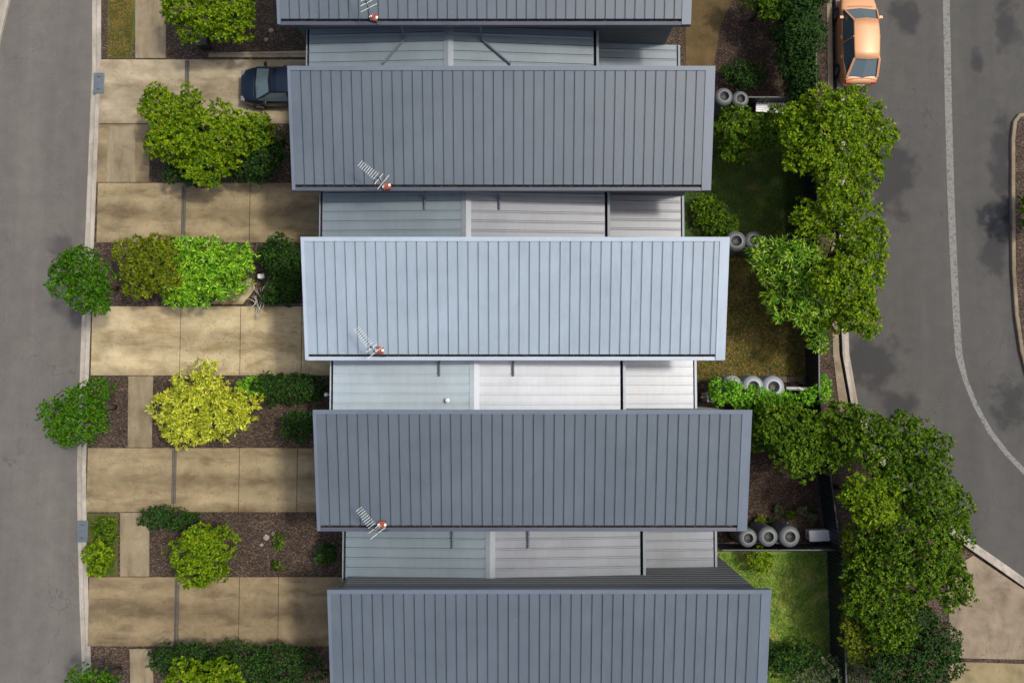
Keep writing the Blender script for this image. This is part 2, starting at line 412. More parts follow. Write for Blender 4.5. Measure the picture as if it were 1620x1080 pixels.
kerb('kerb', [(x + 7, y) for x, y in KW], -1, .28, .22, M['kerb'])
kerb('kerb', KE, 1, .22, .16, M['kerb'])

# traffic island on the east road
ISL = [(1640, 176), (1612, 180), (1603, 192), (1600, 220), (1600, 330), (1601, 430), (1606, 500), (1614, 555), (1626, 600), (1650, 660), (1700, 720), (1800, 760), (1800, 176)]
sheet('traffic_island', [(x + 5, y + 3 if y < 300 else y) for x, y in ISL], 0.0, M['mulch'], .15)
kerb('kerb', ISL[:-1], -1, .03, .17, M['paving'])

# centre line of the east road
CL = [(1490, -500), (1494, -100), (1497, 0), (1500, 150), (1504, 300), (1508, 400), (1513, 500), (1517, 560), (1527, 600), (1543, 640), (1566, 682), (1592, 716), (1625, 750), (1700, 812), (1800, 880)]
mb = MB(); ps = [at(x, y, -.116) for x, y in CL]; vs = []
for i, p in enumerate(ps):
    d = (ps[min(i+1, len(ps)-1)] - ps[max(i-1, 0)]).normalized(); r = Vector((-d.y, d.x, 0)) * (.17 if CL[i][1] < 570 else .12)
    vs += [p - r, p + r]
mb.add(vs, [(2*i, 2*i+1, 2*i+3, 2*i+2) for i in range(len(ps)-1)])
tag(mb.build('road_marking', M['line']), kind='structure')

# verge, footpath and driveways on the west side
sheet('footpath', [(214, -900), (214, 92), (262, 92), (268, -900)], .03, M['path'], .05)
sheet('grass_verge', [(172, -400), (170, 92), (208, 92), (218, 20), (222, -400)], .012, M['verge'], .02)
slabs('driveway', 156, 560, 94, 196, [296, 420], M['apron'])
slabs('driveway', 152, 575, 289, 384, [290, 395], M['drive'])
sheet('verge', [(156, 197), (152, 288.3), (236, 288.3), (236, 197)], .014, M['drive_b'], .02)
sheet('footpath', [(170, 200), (168, 288), (214, 288), (214, 200)], .03, M['path'], .05)
slabs('driveway', 143, 600, 484, 594, [285, 380, 477], M['drive_mid'], y_joint=None)
sheet('footpath', [(203, 594.8), (202, 707.2), (240, 707.2), (242, 594.8)], .03, M['path'], .05)
slabs('driveway', 136, 605, 708, 810, [275, 378, 470], M['drive'])
sheet('footpath', [(190, 810.8), (190, 911.2), (236, 911.2), (236, 810.8)], .03, M['path'], .05)
slabs('driveway', 138, 620, 912, 1022, [278, 378, 440], M['drive_b'])
sheet('footpath', [(205, 1026), (215, 1500), (262, 1500), (240, 1026)], .03, M['path'], .05)
# pale aprons laid over nothing else: concrete crossings by the kerb are the first bay of each drive
sheet('grass_verge', [(138, 812), (138, 911), (186, 911), (186, 812)], .014, M['verge'], .02)
# narrow concrete entry paths
sheet('entry_path', [(330, 84), (330, 91), (500, 91), (500, 80)], .03, M['apron'], .05)
sheet('entry_path', [(332, 480), (342, 481), (384, 481), (404, 456), (398, 440), (378, 446), (350, 470)], .03, M['drive_mid'], .05)

# back yards
sheet('lawn', [(1085, -200), (1085, 100), (1110, 150), (1215, 150), (1240, 30), (1225, -200)], .012, M['lawn_brown'], .02)
sheet('garden_bed', [(1140, 40), (1120, 165), (1240, 165), (1240, -60), (1190, -60)], .02, M['mulch_red'], .02)
sheet('lawn', [(1050, 190), (1050, 378), (1296, 378), (1296, 190)], .012, M['lawn'], .02)
sheet('lawn', [(1050, 392), (1050, 602), (1296, 602), (1296, 392)], .012, M['lawn_dry'], .02)
sheet('garden_bed', [(1050, 640), (1050, 850), (1330, 850), (1330, 640)], .012, M['mulch_red'], .02)
sheet('lawn', [(1050, 872), (1050, 1120), (1345, 1120), (1345, 872)], .012, M['lawn_bright'], .02)
sheet('footpath', [(1305, -900), (1308, 0), (1314, 400), (1318, 560), (1330, 660), (1345, 655), (1328, 560), (1322, 400), (1316, 0), (1314, -900)], .03, M['paving'], .05)
sheet('footpath', [(1498, 905), (1540, 878), (1580, 905), (1640, 945), (1760, 1005), (1760, 1046), (1505, 1040)], .02, M['paving'], .05)
sheet('pavement', [(1500, 1046), (1700, 1052), (1900, 1100), (1900, 1700), (1500, 1700)], .02, M['paving_y'], .05)

# ------------------------------------------------------------------ houses
ZN, ZS, ZL, ZR = 6.6, 5.65, 4.4, 2.65
OV = .55
def ribbed(mb, x0, x1, y_n, y_s, zn, zs, pitch=.408, first=None):
    """sheet-metal pans running north-south: flat pan, raised seam, narrow groove"""
    prof = []; x = x0
    prof.append((x0, 0))
    x = x0 + (first if first else pitch)
    while x < x1 - .1:
        prof += [(x - .026, 0), (x - .022, .016), (x - .008, .016), (x - .006, -.06), (x + .021, -.06), (x + .023, 0)]
        x += pitch
    prof.append((x1, 0))
    n = len(prof); vs = [(p, y_n, zn + d) for p, d in prof] + [(p, y_s, zs + d) for p, d in prof]
    mb.add(vs, [(i, i+n, i+n+1, i+1) for i in range(n-1)])
    mb.add([(x0, y_n, zn-.07), (x1, y_n, zn-.07), (x1, y_s, zs-.07), (x0, y_s, zs-.07)], [(0,1,2,3)])
def ribbed_x(mb, x0, x1, z0, z1, y_s, y_n, pitch=.41):
    prof = [(y_n, 0)]; y = y_n - pitch * .62
    while y > y_s + .08:
        prof += [(y + .019, -.004), (y + .017, -.065), (y - .014, -.065), (y - .016, .022), (y - .05, .022), (y - .10, .004)]
        y -= pitch
    prof.append((y_s, 0)); n = len(prof)
    vs = [(x0, p, z0 + d) for p, d in prof] + [(x1, p, z1 + d) for p, d in prof]
    mb.add(vs, [(i, i+1, i+n+1, i+n) for i in range(n-1)])
    mb.add([(x0, y_s, z0-.06), (x0, y_n, z0-.06), (x1, y_n, z1-.06), (x1, y_s, z1-.06)], [(0,1,2,3)])
    mb.box(x0, x1, y_s-.004, y_s-.001, min(z0, z1)-.12, min(z0, z1)-.062)

def window(parent, c, wd, ht, axis):
    """framed window on a wall; axis 'y-' faces south, 'y+' north, 'x-' west, 'x+' east"""
    sx = {'y-': (1, 0, 0, -1), 'y+': (1, 0, 0, 1), 'x-': (0, 1, -1, 0), 'x+': (0, 1, 1, 0)}[axis]
    t = Vector((sx[0], sx[1], 0)); n = Vector((sx[2], sx[3], 0)); c = Vector(c)
    fr = MB(); u = Vector((0,0,1))
    for s_ in (-1, 1):
        fr.bar(c + t*s_*wd/2 - u*ht/2 + n*.03, c + t*s_*wd/2 + u*ht/2 + n*.03, .06, .09, up=n)
        fr.bar(c - t*(wd/2-.03) + u*s_*(ht/2-.03) + n*.03, c + t*(wd/2-.03) + u*s_*(ht/2-.03) + n*.03, .06, .088, up=n)
    fr.bar(c - u*(ht/2-.06) + n*.03, c + u*(ht/2-.06) + n*.03, .04, .06, up=n)
    f = fr.build('window', M['frame'], parent)
    p = MB(); a = c - t*(wd/2-.03) - u*(ht/2-.03) + n*.02; b = c + t*(wd/2-.03) + u*(ht/2-.03) + n*.02
    p.add([a, Vector((b.x, b.y, a.z)), b, Vector((a.x, a.y, b.z))], [(0,1,2,3)])
    p.build('pane', M['glass'], f)
    return f

HOUSES = []
def house(nl, nr, yn, sl_, sr, ys, low, mt, label, y_next, pipes, diag=None, prev=None):
    XL = (at(nl, yn, ZN).x + at(sl_, ys, ZS).x) / 2; XR = (at(nr, yn, ZN).x + at(sr, ys, ZS).x) / 2
    YN = at(0, yn, ZN).y; YS = at(0, ys, ZS).y
    ox, oy = (XL + XR) / 2, (YN + YS) / 2
    root = empty('townhouse', (ox, oy, 0), 0, label, 'house', 'row of narrow metal-roofed townhouses')
    XL -= ox; XR -= ox; YN -= oy; YS -= oy
    wl, wr, wn, ws = XL + .45, XR - .45, YN - .10, YS + OV
    slope = (ZN - ZS) / (YN - YS)
    # upper storey walls, tops cut to the slope of the roof
    wm = MB(); zt = lambda y: ZS + (y - YS) * slope - .085
    v = [(wl, ws, .0), (wr, ws, .0), (wr, wn, .0), (wl, wn, .0), (wl, ws, zt(ws)), (wr, ws, zt(ws)), (wr, wn, zt(wn)), (wl, wn, zt(wn))]
    wm.add(v, [(0,1,5,4),(1,2,6,5),(2,3,7,6),(3,0,4,7),(4,5,6,7)])
    for k in range(1, 18):            # cladding joints
        z = .33 * k
        wm.box(wl-.012, wr+.012, ws-.012, wn+.012, z, z + .012) if z < 5.3 else None
    wm.build('wall', mt['wall'], root)
    # roof
    gy = YS + .20                     # trough of the box gutter
    rm = MB(); ribbed(rm, XL + .12, XR - .37, YN - .16, gy + .05, ZN - (.16) * slope, ZS + (gy + .05 - YS) * slope, first=.39)
    roof = rm.build('roof', mt['roof'], root)
    tz = lambda y: ZS + (y - YS) * slope
    fl = MB()                         # barge and top flashings, folded over the edges
    def slab(x0, x1, y0, y1, up, dn):
        fl.add([(x0,y0,tz(y0)-dn),(x1,y0,tz(y0)-dn),(x1,y1,tz(y1)-dn),(x0,y1,tz(y1)-dn),(x0,y0,tz(y0)+up),(x1,y0,tz(y0)+up),(x1,y1,tz(y1)+up),(x0,y1,tz(y1)+up)],
               [(0,3,2,1),(4,5,6,7),(0,1,5,4),(1,2,6,5),(2,3,7,6),(3,0,4,7)])
    slab(XL, XL + .13, YS + .02, YN, .038, .22)
    slab(XR - .385, XR, YS + .02, YN, .034, .22)
    slab(XL + .13, XR - .385, YN - .17, YN, .042, .20)
    fl.build('barge_flashing', mt['trim'], root)
    gm = MB()
    gm.box(XL + .05, XR - .02, YS, YS + .155, ZS - .17, ZS + .012)      # outer face of the box gutter
    gm.box(XL + .05, XL + .09, YS + .157, gy + .05, ZS - .17, ZS + .01)
    gm.box(XR - .26, XR - .02, YS + .157, gy + .045, ZS - .17, ZS + .008)
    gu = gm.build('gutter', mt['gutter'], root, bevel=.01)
    dm = MB(); dm.box(XL + .10, XR - .27, YS + .158, gy + .30, ZS - .17, ZS - .09)
    dm.build('gutter_trough', M['debris'], gu)
    # clusters of leaves caught in the trough
    # low wing towards the next house
    yl = low['y']
    lx = [at(p, yl, ZL).x - ox for p in low['x']]
    yS2 = at(0, y_next, ZN).y - oy - .10 - .22 if y_next else YS - 1.55
    yN2 = ws - .014
    sw = MB(); sw.box(lx[0] + .12, lx[2] - .05, yS2 + .06, yN2, 0, ZL - .64)
    sw.build('side_wall', mt['wall'], root)
    sw = MB(); sw.box(lx[2] - .048, lx[3] - .12, yS2 + .06, yN2, 0, ZR - .36)
    sw.build('rear_wall', mt['wall'], root)
    a = MB(); ribbed_x(a, lx[0] + .12, lx[1] - .17, ZL - .30, ZL, yS2, yN2); a.build('lower_roof', mt['low_l'], root)
    a = MB(); ribbed_x(a, lx[1] + .02, lx[2] - .16, ZL, ZL - .52, yS2, yN2); a.build('lower_roof', mt['low_m'], root)
    a = MB(); ribbed_x(a, lx[2] + .06, lx[3] - .12, ZR, ZR - .22, yS2, yN2 ); a.build('rear_roof', mt['low_r'], root)
    c = MB(); c.add([(lx[1]-.22, yS2-.02, ZL+.02), (lx[1]-.22, yN2, ZL+.02), (lx[1]-.02, yN2, ZL+.06), (lx[1]-.02, yS2-.02, ZL+.06), (lx[1]+.20, yN2, ZL+.012), (lx[1]+.20, yS2-.02, ZL+.012)],
                    [(0,3,2,1), (3,5,4,2)])
    c.add([(lx[1]-.22, yS2-.02, ZL-.04), (lx[1]+.2, yS2-.02, ZL-.04), (lx[1]+.20, yS2-.02, ZL+.012), (lx[1]-.02, yS2-.02, ZL+.06), (lx[1]-.22, yS2-.02, ZL+.02)], [(0,1,2,3,4)])
    c.build('ridge_flashing', mt['cap'], root)
    # gutters at the ends of the lower roofs: U shaped with a dark bottom
    for (gx, gz, nm, mm) in ((lx[0], ZL - .34, 'gutter', mt['cap']), (lx[2] - .10, ZL - .56, 'gutter', mt['edge']), (lx[3] - .06, ZR - .26, 'gutter', mt['edge'])):
        q = MB(); q.box(gx - .02, gx + .02, yS2, yN2, gz - .10, gz + .035); q.box(gx + .02, gx + .10, yS2, yN2, gz - .10, gz - .085)
        if gx == lx[2] - .10:
            q = MB(); q.box(gx + .05, gx + .16, yS2, yN2, gz - .10, gz + .12); q.box(gx - .06, gx + .05, yS2, yN2, gz - .10, gz - .085)
        if gx == lx[3] - .06:
            q = MB(); q.box(gx + .0, gx + .10, yS2, yN2, gz - .10, gz + .05); q.box(gx - .055, gx, yS2, yN2, gz - .10, gz - .085)
        go = q.build(nm, mm, root)
        q2 = MB()
        if gx == lx[2] - .10: q2.box(gx - .055, gx + .048, yS2 + .01, yN2 - .01, gz - .08, gz - .07)
        elif gx == lx[3] - .06: q2.box(gx - .05, gx - .002, yS2 + .01, yN2 - .01, gz - .08, gz - .07)
        else: q2.box(gx + .022, gx + .10, yS2 + .01, yN2 - .01, gz - .08, gz - .07)
        q2.build('gutter_trough', M['debris'], go)
    # spreader pipes from the upper gutter on to the low roof
    for (p0, p1) in pipes:
        b0 = at(*p0, ZL) ; b1 = at(*p1, ZL)
        x0, y0, x1, y1 = b0.x - ox, b0.y - oy, b1.x - ox, b1.y - oy
        def lz(x): return (ZL - .30 * (lx[1] - x) / (lx[1] - lx[0]) if x < lx[1] else ZL - .52 * (x - lx[1]) / (lx[2] - lx[1])) + .09
        dp = MB(); yy = YS + .06
        dp.tube([(x0, yy, ZS - .16), (x0, yy, ZS - .35), (x0, yy - .03, lz(x0) + .16), (x0 , min(y0, yy - .12), lz(x0) + .03), (x1, y1, lz(x1))], .042, 10)
        dp.box(x0 - .08, x0 + .08, yy - .04, yy + .07, ZS - .23, ZS - .165)
        dp.build('downpipe', M['pipe'], root, smooth=False)
    # openings
    cx = (wl + wr) / 2
    for (x, z, wd, ht) in ((wl + 3.2, 5.0, 1.1, .5), (cx + 1.5, 4.98, 1.6, .5)):
        window(root, (x, ws - .013, z - .10), wd, ht, 'y-')
    for z in (4.3, 1.6): window(root, (wr + .013, (ws+wn)/2, z), 2.2, 1.3, 'x+')
    window(root, (wl - .013, (ws+wn)/2, 4.3), 2.2, 1.3, 'x-')
    gd = MB(); gx = wl - .02
    for k in range(7): gd.box(gx - .05, gx, ws + .4, ws + 3.2, .05 + k*.32, .05 + k*.32 + .30)
    gd.build('garage_door', M['garage'], root)
    fd = MB(); fd.box(gx - .05, gx, wn - 1.2, wn - .35, .05, 2.1); d = fd.build('front_door', M['frame'], root)
    k = MB(); k.tube([(gx - .10, wn - .45, 1.0), (gx - .10, wn - .45, 1.2)], .012, 8); k.box(gx-.1, gx-.05, wn-.457, wn-.443, 1.0, 1.015); k.build('handle', M['alu'], d)
    HOUSES.append((root, ox, oy, XL, XR, YN, YS, tz))
    return root

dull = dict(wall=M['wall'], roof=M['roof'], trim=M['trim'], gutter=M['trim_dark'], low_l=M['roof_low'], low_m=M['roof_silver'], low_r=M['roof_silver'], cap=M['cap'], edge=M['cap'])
dull1 = dict(dull, low_m=M['roof_low'], low_r=M['roof_low'])
pale = dict(wall=M['wall'], roof=M['roof_pale'], trim=M['trim_pale'], gutter=M['trim_pale'], low_l=M['roof_pale_low'], low_m=M['roof_white'], low_r=M['roof_white'], cap=M['cap_pale'], edge=M['cap_pale'])  # brightened copies of the dull set, light put into the colours
h1 = house(430, 1092, -165, 440, 1100, 40, dict(x=(482, 710, 947, 1090), y=75), dull1, 'slate roofed townhouse cut by the top edge, two crossing spreader pipes on its low roof', 105,
           [((640, 52), (605, 100)), ((762, 50), (808, 100))])
h2 = house(456, 1132, 105, 461, 1124, 302, dict(x=(503, 738, 965, 1097), y=340), dull, 'slate roofed townhouse with the dark blue car parked at its front', 375,
           [((672, 312), (672, 331)), ((790, 312), (790, 331))])
h3 = house(478, 1155, 375, 481, 1146, 570, dict(x=(520, 751, 990, 1118), y=600), pale, 'palest townhouse in the middle of the row with white low roofs and clear roof seams', 648,
           [((695, 576), (695, 595)), ((812, 576), (812, 595))])
h4 = house(497, 1188, 648, 500, 1183, 840, dict(x=(540, 776, 1022, 1152), y=870), dull, 'slate roofed townhouse just below the palest one, tanks and white tub behind it', 932,
           [((716, 846), (716, 867)), ((836, 846), (836, 867))])
h5 = house(519, 1217, 932, 523, 1214, 1125, dict(x=(560, 800, 1055, 1190), y=1160), dull, 'slate roofed townhouse cut by the bottom edge beside the green lawn', None,
           [((740, 1132), (740, 1152)), ((860, 1132), (860, 1152))])

# ------------------------------------------------------------------ aerials on the roofs
def aerial(base_px, label, rot=0):
    ox_z = ZS + .1
    p = at(base_px[0], base_px[1], ox_z)
    r = empty('tv_antenna', (p.x, p.y, ZS + .06), rot, label, 'antenna', 'aerials on the roof edges')
    b = MB(); b.box(-.15, .15, -.14, .14, .0, .13); b.build('mast_base', M['red'], r, bevel=.02)
    c = MB()
    for sx, sy in ((-1, 0), (1, 0)): c.box(sx*.13-.045, sx*.13+.045, -.05, .05, .132, .16)
    c.build('clamp', M['white'], r)
    m = MB(); m.tube([(-.02, 0, .1), (-.05, 0, 1.3)], .018, 8); m.build('mast', M['alu'], r)
    # boom points up-left in the photograph
    d = Vector((-.62, .78, 0)).normalized(); q = Vector((-d.y, d.x, 0)); o = Vector((-.08, 0, 1.22))
    bm = MB(); bm.bar(o - d*.25, o + d*1.05, .025, .025); bm.build('boom', M['green'], r)
    for k in range(9):
        e = MB(); cc = o + d * (.22 + .1 * k) + Vector((0,0,.02)); L = .17 - .004 * k
        e.tube([cc - q*L, cc + q*L], .0095, 6); e.build('element', M['white'], r)
    for s_ in (-.16, .06):
        e = MB(); cc = o + d * s_; L = .36 if s_ < 0 else .27
        e.tube([cc - q*L, cc + q*L], .011, 6); e.build('reflector', M['white'], r)
    x = MB(); x.box(-.05, .05, -.03, .03, -.04, .03); x.build('junction_box', M['black'], r, loc=o + d*.1)
    cb = MB(); cb.tube([o + d*.02 + Vector((0,0,-.05)), (-.10, -.1, .8), (0, -.2, .3), (.12, -.26, .12), (.25, -.24, .02)], .012, 6); cb.build('cable', M['black'], r)
    return r
aerial((601, 554), 'white comb-shaped aerial with red base on the palest roof')
aerial((592, 29), 'aerial with red base on the roof cut by the top edge', -.18)
aerial((612, 295), 'aerial with red base above the house with the dark blue car', .22)
aerial((605, 829), 'aerial with red base on the roof just below the palest one')

# ------------------------------------------------------------------ foliage
def leaf_mesh(name, P, A, N, rng, leaf, width, tilt, mat, parent=None, droop=.15):
    """P rosette points, A axes (n,3); N leaves per rosette. Each leaf is a folded blade of two triangles pairs."""
    n = len(P); P = np.repeat(P, N, 0); A = np.repeat(A, N, 0)
    m = len(P); A = A / np.linalg.norm(A, axis=1, keepdims=True)
    ref = rng.normal(size=(m, 3)); U = np.cross(A, ref); U /= np.linalg.norm(U, axis=1, keepdims=True) + 1e-9
    t = np.radians(rng.normal(tilt, 14, m))[:, None]
    D = A * np.cos(t) + U * np.sin(t)
    S = np.cross(D, A); S /= np.linalg.norm(S, axis=1, keepdims=True) + 1e-9
    Nn = np.cross(S, D)
    L = (leaf * rng.uniform(.7, 1.25, m))[:, None]; W = L * width / leaf * .5
    P = P + rng.normal(0, leaf * .18, (m, 3))
    base = P; mid = P + D * L * .5 + Nn * L * .04; tip = P + D * L - np.array([0, 0, 1]) * L * droop
    l = mid + S * W - Nn * L * .0; r = mid - S * W; cpt = mid - Nn * W * .35
    V = np.stack([base, l, tip, r, cpt], 1).reshape(-1, 3)
    i = (np.arange(m) * 5)[:, None]
    F = np.concatenate([i + np.array([[0, 4, 1]]), i + np.array([[1, 4, 2]]), i + np.array([[4, 3, 2]]), i + np.array([[0, 3, 4]])], 1).reshape(-1)
    me = bpy.data.meshes.new(name)
    me.vertices.add(len(V)); me.vertices.foreach_set('co', V.astype(np.float32).ravel())
    nf = len(F) // 3
    me.loops.add(len(F)); me.loops.foreach_set('vertex_index', F.astype(np.int32))
    me.polygons.add(nf); me.polygons.foreach_set('loop_start', np.arange(nf, dtype=np.int32) * 3)
    me.polygons.foreach_set('loop_total', np.full(nf, 3, dtype=np.int32))
    me.materials.append(mat); me.update(calc_edges=True); me.validate()
    o = bpy.data.objects.new(name, me); scene.collection.objects.link(o)
    if parent: o.parent = parent
    return o

def crown_points(lobes, dens, rng, low=-.35, core=.25):
    """points on and a little inside a union of bumpy ellipsoids"""
    Ps, As = [], []
    for (c, r) in lobes:
        c = np.array(c); r = np.array(r); n = int(dens * 4 * PI * ((r[0]*r[1])**1.6 + (r[0]*r[2])**1.6 + (r[1]*r[2])**1.6)**(1/1.6) / 3**(1/1.6) * .75)
        d = rng.normal(size=(n, 3)); d /= np.linalg.norm(d, axis=1, keepdims=True); d = d[d[:, 2] > low]
        k = len(d); f = rng.uniform(.86, 1.08, k); ins = rng.random(k) < core; f[ins] = rng.uniform(.45, .85, ins.sum())
        ph_ = rng.uniform(0, 6.28, 6)
        bump = 1 + .13 * np.sin(d[:,0]*5 + ph_[0]) * np.sin(d[:,1]*5.5 + ph_[1]) + .08 * np.sin(d[:,2]*9 + ph_[2] + d[:,0]*7) + .06*np.sin(d[:,1]*13+ph_[3])
        p = c + d * r * (f * bump)[:, None]; a = d / r; a /= np.linalg.norm(a, axis=1, keepdims=True); a = a + np.array([.12, 0, .55]) + rng.normal(0, .25, (k, 3))
        keep = np.ones(k, bool)
        for (c2, r2) in lobes:
            if c2 is c or (np.allclose(c2, c)): continue
            q = np.linalg.norm((p - np.array(c2)) / np.array(r2), axis=1); keep &= q > .68
        Ps.append(p[keep]); As.append(a[keep])
    return np.concatenate(Ps), np.concatenate(As)

SP = dict(  # rosettes per m2, leaves per rosette, leaf length, width, tilt, material
    lime=(34, 9, .14, .062, 60, 'leaf_lime'), mid=(34, 9, .135, .06, 60, 'leaf_mid'), street=(42, 9, .11, .052, 58, 'leaf_street'),
    dark=(70, 8, .085, .046, 58, 'leaf_dark'), olive=(40, 9, .12, .055, 58, 'leaf_olive'), yellow=(22, 11, .19, .038, 56, 'leaf_yellow'),
    vivid=(20, 11, .21, .040, 60, 'leaf_vivid'), gloss=(11.5, 12, .27, .048, 66, 'leaf_gloss'), hedge=(75, 7, .08, .044, 58, 'leaf_hedge'),
    grey=(30, 8, .15, .04, 50, 'leaf_grey'))
seed = [7]
def plant(kind, lobes_px, z, name, label, cat, group=None, trunk=True, flat=.62, shape=None, dens=1.25):
    """lobes_px: (x, y, rx, ry[, dz]) in photo pixels at crown height z; built as real ellipsoids of that size there"""
    seed[0] += 1; rng = np.random.default_rng(seed[0]); rd = random.Random(seed[0])
    lobes = []
    for L in lobes_px:
        x, y, rx, ry = L[:4]; zz = z + (L[4] if len(L) > 4 else 0)
        p = at(x, y, zz); k = (CAM_H - zz) / FPX
        lobes.append((np.array([p.x, p.y, zz]), np.array([rx*k, ry*k, min(zz*.86, (rx+ry)/2*k*flat)])))
    c0 = sum(l[0] for l in lobes) / len(lobes); base = Vector((c0[0], c0[1], 0))
    root = empty(name, base, 0, label, cat, group)
    off = np.array([base.x, base.y, 0]); lobes = [(c - off, r) for c, r in lobes]
    # break every large lobe into smaller clumps so that the outline is uneven
    sub = []
    for c, r in lobes:
        sub.append((c, r * (.80 if not trunk else .68)))
        R = max(r[0], r[1]); k = 7 if R > .9 else (5 if R > .5 else 3)
        if shape == 'clipped': k = 0
        for j in range(k):
            a = 2*PI*(j + rd.random()*.7)/k; f = rd.uniform(.46, .74)
            s_ = rd.uniform(.30, .48)
            sub.append((c + np.array([math.cos(a)*r[0]*f, math.sin(a)*r[1]*f, r[2]*rd.uniform(-.1, .8)]), np.array([R*s_, R*s_*rd.uniform(.7, 1.2), r[2]*rd.uniform(.35, .6)])))
        if R > .9:
            for j in range(3):
                a = rd.uniform(0, 6.28); sub.append((c + np.array([math.cos(a)*r[0]*.3, math.sin(a)*r[1]*.3, r[2]*.65]), np.array([R*.34, R*.34, r[2]*.4])))
    d, N, lf, wd, tl, mt = SP[kind]
    if shape == 'clipped': sub = lobes; dens *= 1.7
    elif not trunk: dens *= 1.3
    P, A = crown_points(sub, d * dens, rng, low=-.5 if trunk else -.2)
    P[:, 2] = np.maximum(P[:, 2], .06)
    leaf_mesh('foliage' if not trunk else 'crown', P, A, N, rng, lf, wd * 1.2, tl, M[mt], root)
    if trunk:
        t = MB(); H = min(c[2] for c, r in lobes); tz_ = max(.25, H * .45); rr = .05 + .02 * z
        t.tube([(0,0,-.02), (.03,.02,tz_*.5), (0,0,tz_)], [rr*1.25, rr, rr*.85], 10); t.build('trunk', M['bark'], root, smooth=True)
        b = MB()
        for c, r in sub[:26]:
            m_ = Vector((c[0]*.45 + rd.uniform(-.1,.1), c[1]*.45 + rd.uniform(-.1,.1), tz_ + (c[2]-tz_)*.55))
            b.tube([(0,0,tz_*.92), m_, tuple(c + np.array([0,0,r[2]*.5]))], [rr*.6, rr*.35, rr*.12], 6)
        b.build('limbs', M['bark'], root, smooth=True)
    return root

T = 'trees and shrubs of the front gardens'; TB = 'trees and shrubs along the back fences'
# --- west side
plant('street', [(135,440,50,54),(115,425,30,30,-.2),(150,470,34,28,-.2)], 3.0, 'street_tree', 'round green street tree over the kerb, beside the large olive shrub', 'tree', 'street trees on the verge')
plant('street', [(132,658,52,56),(152,615,28,22,-.3),(110,670,28,34,-.3)], 3.0, 'street_tree', 'round green street tree over the kerb, beside the yellow leaved shrub', 'tree', 'street trees on the verge')
plant('lime', [(320,22,54,42),(365,35,40,36,-.2),(290,0,30,40),(380,5,30,36)], 2.6, 'garden_tree', 'bright green tree at the top edge beside the footpath', 'tree', T)
plant('lime', [(250,170,34,34),(300,165,26,26,-.2),(300,215,52,46,.2),(262,225,34,36),(355,215,52,42,.1),(405,215,34,32,-.2),(330,255,50,32,-.2)], 2.3, 'garden_tree', 'wide spreading bright green tree beside the dark blue car', 'tree', T)
plant('dark', [(425,245,30,42),(390,265,38,26,-.2),(300,275,34,16,-.5)], 1.5, 'garden_shrub', 'dark green shrub under the spreading tree, against the house with the car', 'shrub', T, flat=.9)
plant('olive', [(225,410,32,40),(262,405,40,40,.1),(235,440,38,34,-.1),(275,430,30,46)], 2.1, 'garden_shrub', 'olive green shrub between the street tree and the glossy leaved shrub', 'shrub', T)
plant('vivid', [(330,425,52,48,.2),(300,455,42,32),(372,412,34,30),(290,410,34,40),(365,447,28,26,-.2)], 1.9, 'garden_shrub', 'vivid green long leaved shrub above the tan driveway in the middle', 'shrub', T)
plant('dark', [(444,406,36,28),(458,440,26,36),(446,470,30,13,-.3)], 1.1, 'garden_shrub', 'dark green dense shrubs against the front of the palest house', 'shrub', T, trunk=False, flat=1.0)
plant('yellow', [(318,620,46,40,.2),(290,650,40,44),(350,655,50,38),(385,640,26,24,-.2),(330,582,14,18,.3),(300,680,36,24,-.1)], 1.9, 'garden_shrub', 'bright yellow leaved shrub between two driveways', 'shrub', T)
plant('hedge', [(398,614,24,22)], .7, 'garden_shrub', 'small light green shrub joining the yellow shrub to the clipped hedge', 'shrub', T, trunk=False)
plant('dark', [(430,614,28,22),(468,614,34,23),(492,614,22,20)], .8, 'clipped_hedge', 'clipped dark green hedge beside the low roof of the palest house', 'hedge', 'low hedges of the front gardens', trunk=False, flat=1.1, shape='clipped')
plant('dark', [(474,672,30,24)], 1.0, 'garden_shrub', 'dark rounded shrub right of the yellow shrub against the house below', 'shrub', T, trunk=False, flat=.9)
plant('mid', [(170,842,20,22)], .6, 'verge_shrub', 'mid green low clump on the verge above a rounder lime one', 'shrub', 'clumps on the verge', trunk=False)
plant('lime', [(156,880,25,27)], .9, 'verge_shrub', 'small round lime shrub on the verge by the kerb', 'shrub', 'clumps on the verge', trunk=False)
plant('dark', [(250,818,26,16),(285,822,28,16)], .7, 'clipped_hedge', 'short dark hedge above the round lime shrub', 'hedge', 'low hedges of the front gardens', trunk=False, flat=1.0, shape='clipped')
plant('lime', [(320,877,50,50),(318,850,28,24,.1),(335,895,30,30)], 1.7, 'garden_tree', 'round lime green tree standing alone in the brown mulch bed', 'tree', T)
plant('dark', [(285,1040,44,22),(370,1052,60,34),(455,1054,56,34)], .9, 'clipped_hedge', 'long dark green hedge along the bottom edge', 'hedge', 'low hedges of the front gardens', trunk=False, flat=.8, shape='clipped')
plant('lime', [(300,1076,40,28),(350,1072,38,34,.1)], 1.6, 'garden_shrub', 'lime green shrub in front of the long bottom hedge', 'shrub', T)
plant('street', [(150,1085,44,28)], 2.2, 'street_tree', 'green street tree cut by the bottom edge beside the kerb', 'tree', 'street trees on the verge')
plant('mid', [(442,855,9,12)], .35, 'bedding_plant', 'small green plant in the mulch bed by the pale stones', 'plant', 'bedding plants in the mulch', trunk=False)
plant('mid', [(440,893,10,8)], .3, 'bedding_plant', 'small green plant at the lower edge of the mulch bed', 'plant', 'bedding plants in the mulch', trunk=False)
plant('dark', [(515,876,16,20)], .8, 'garden_shrub', 'dark shrub at the house end of the brown mulch bed', 'shrub', T, trunk=False)
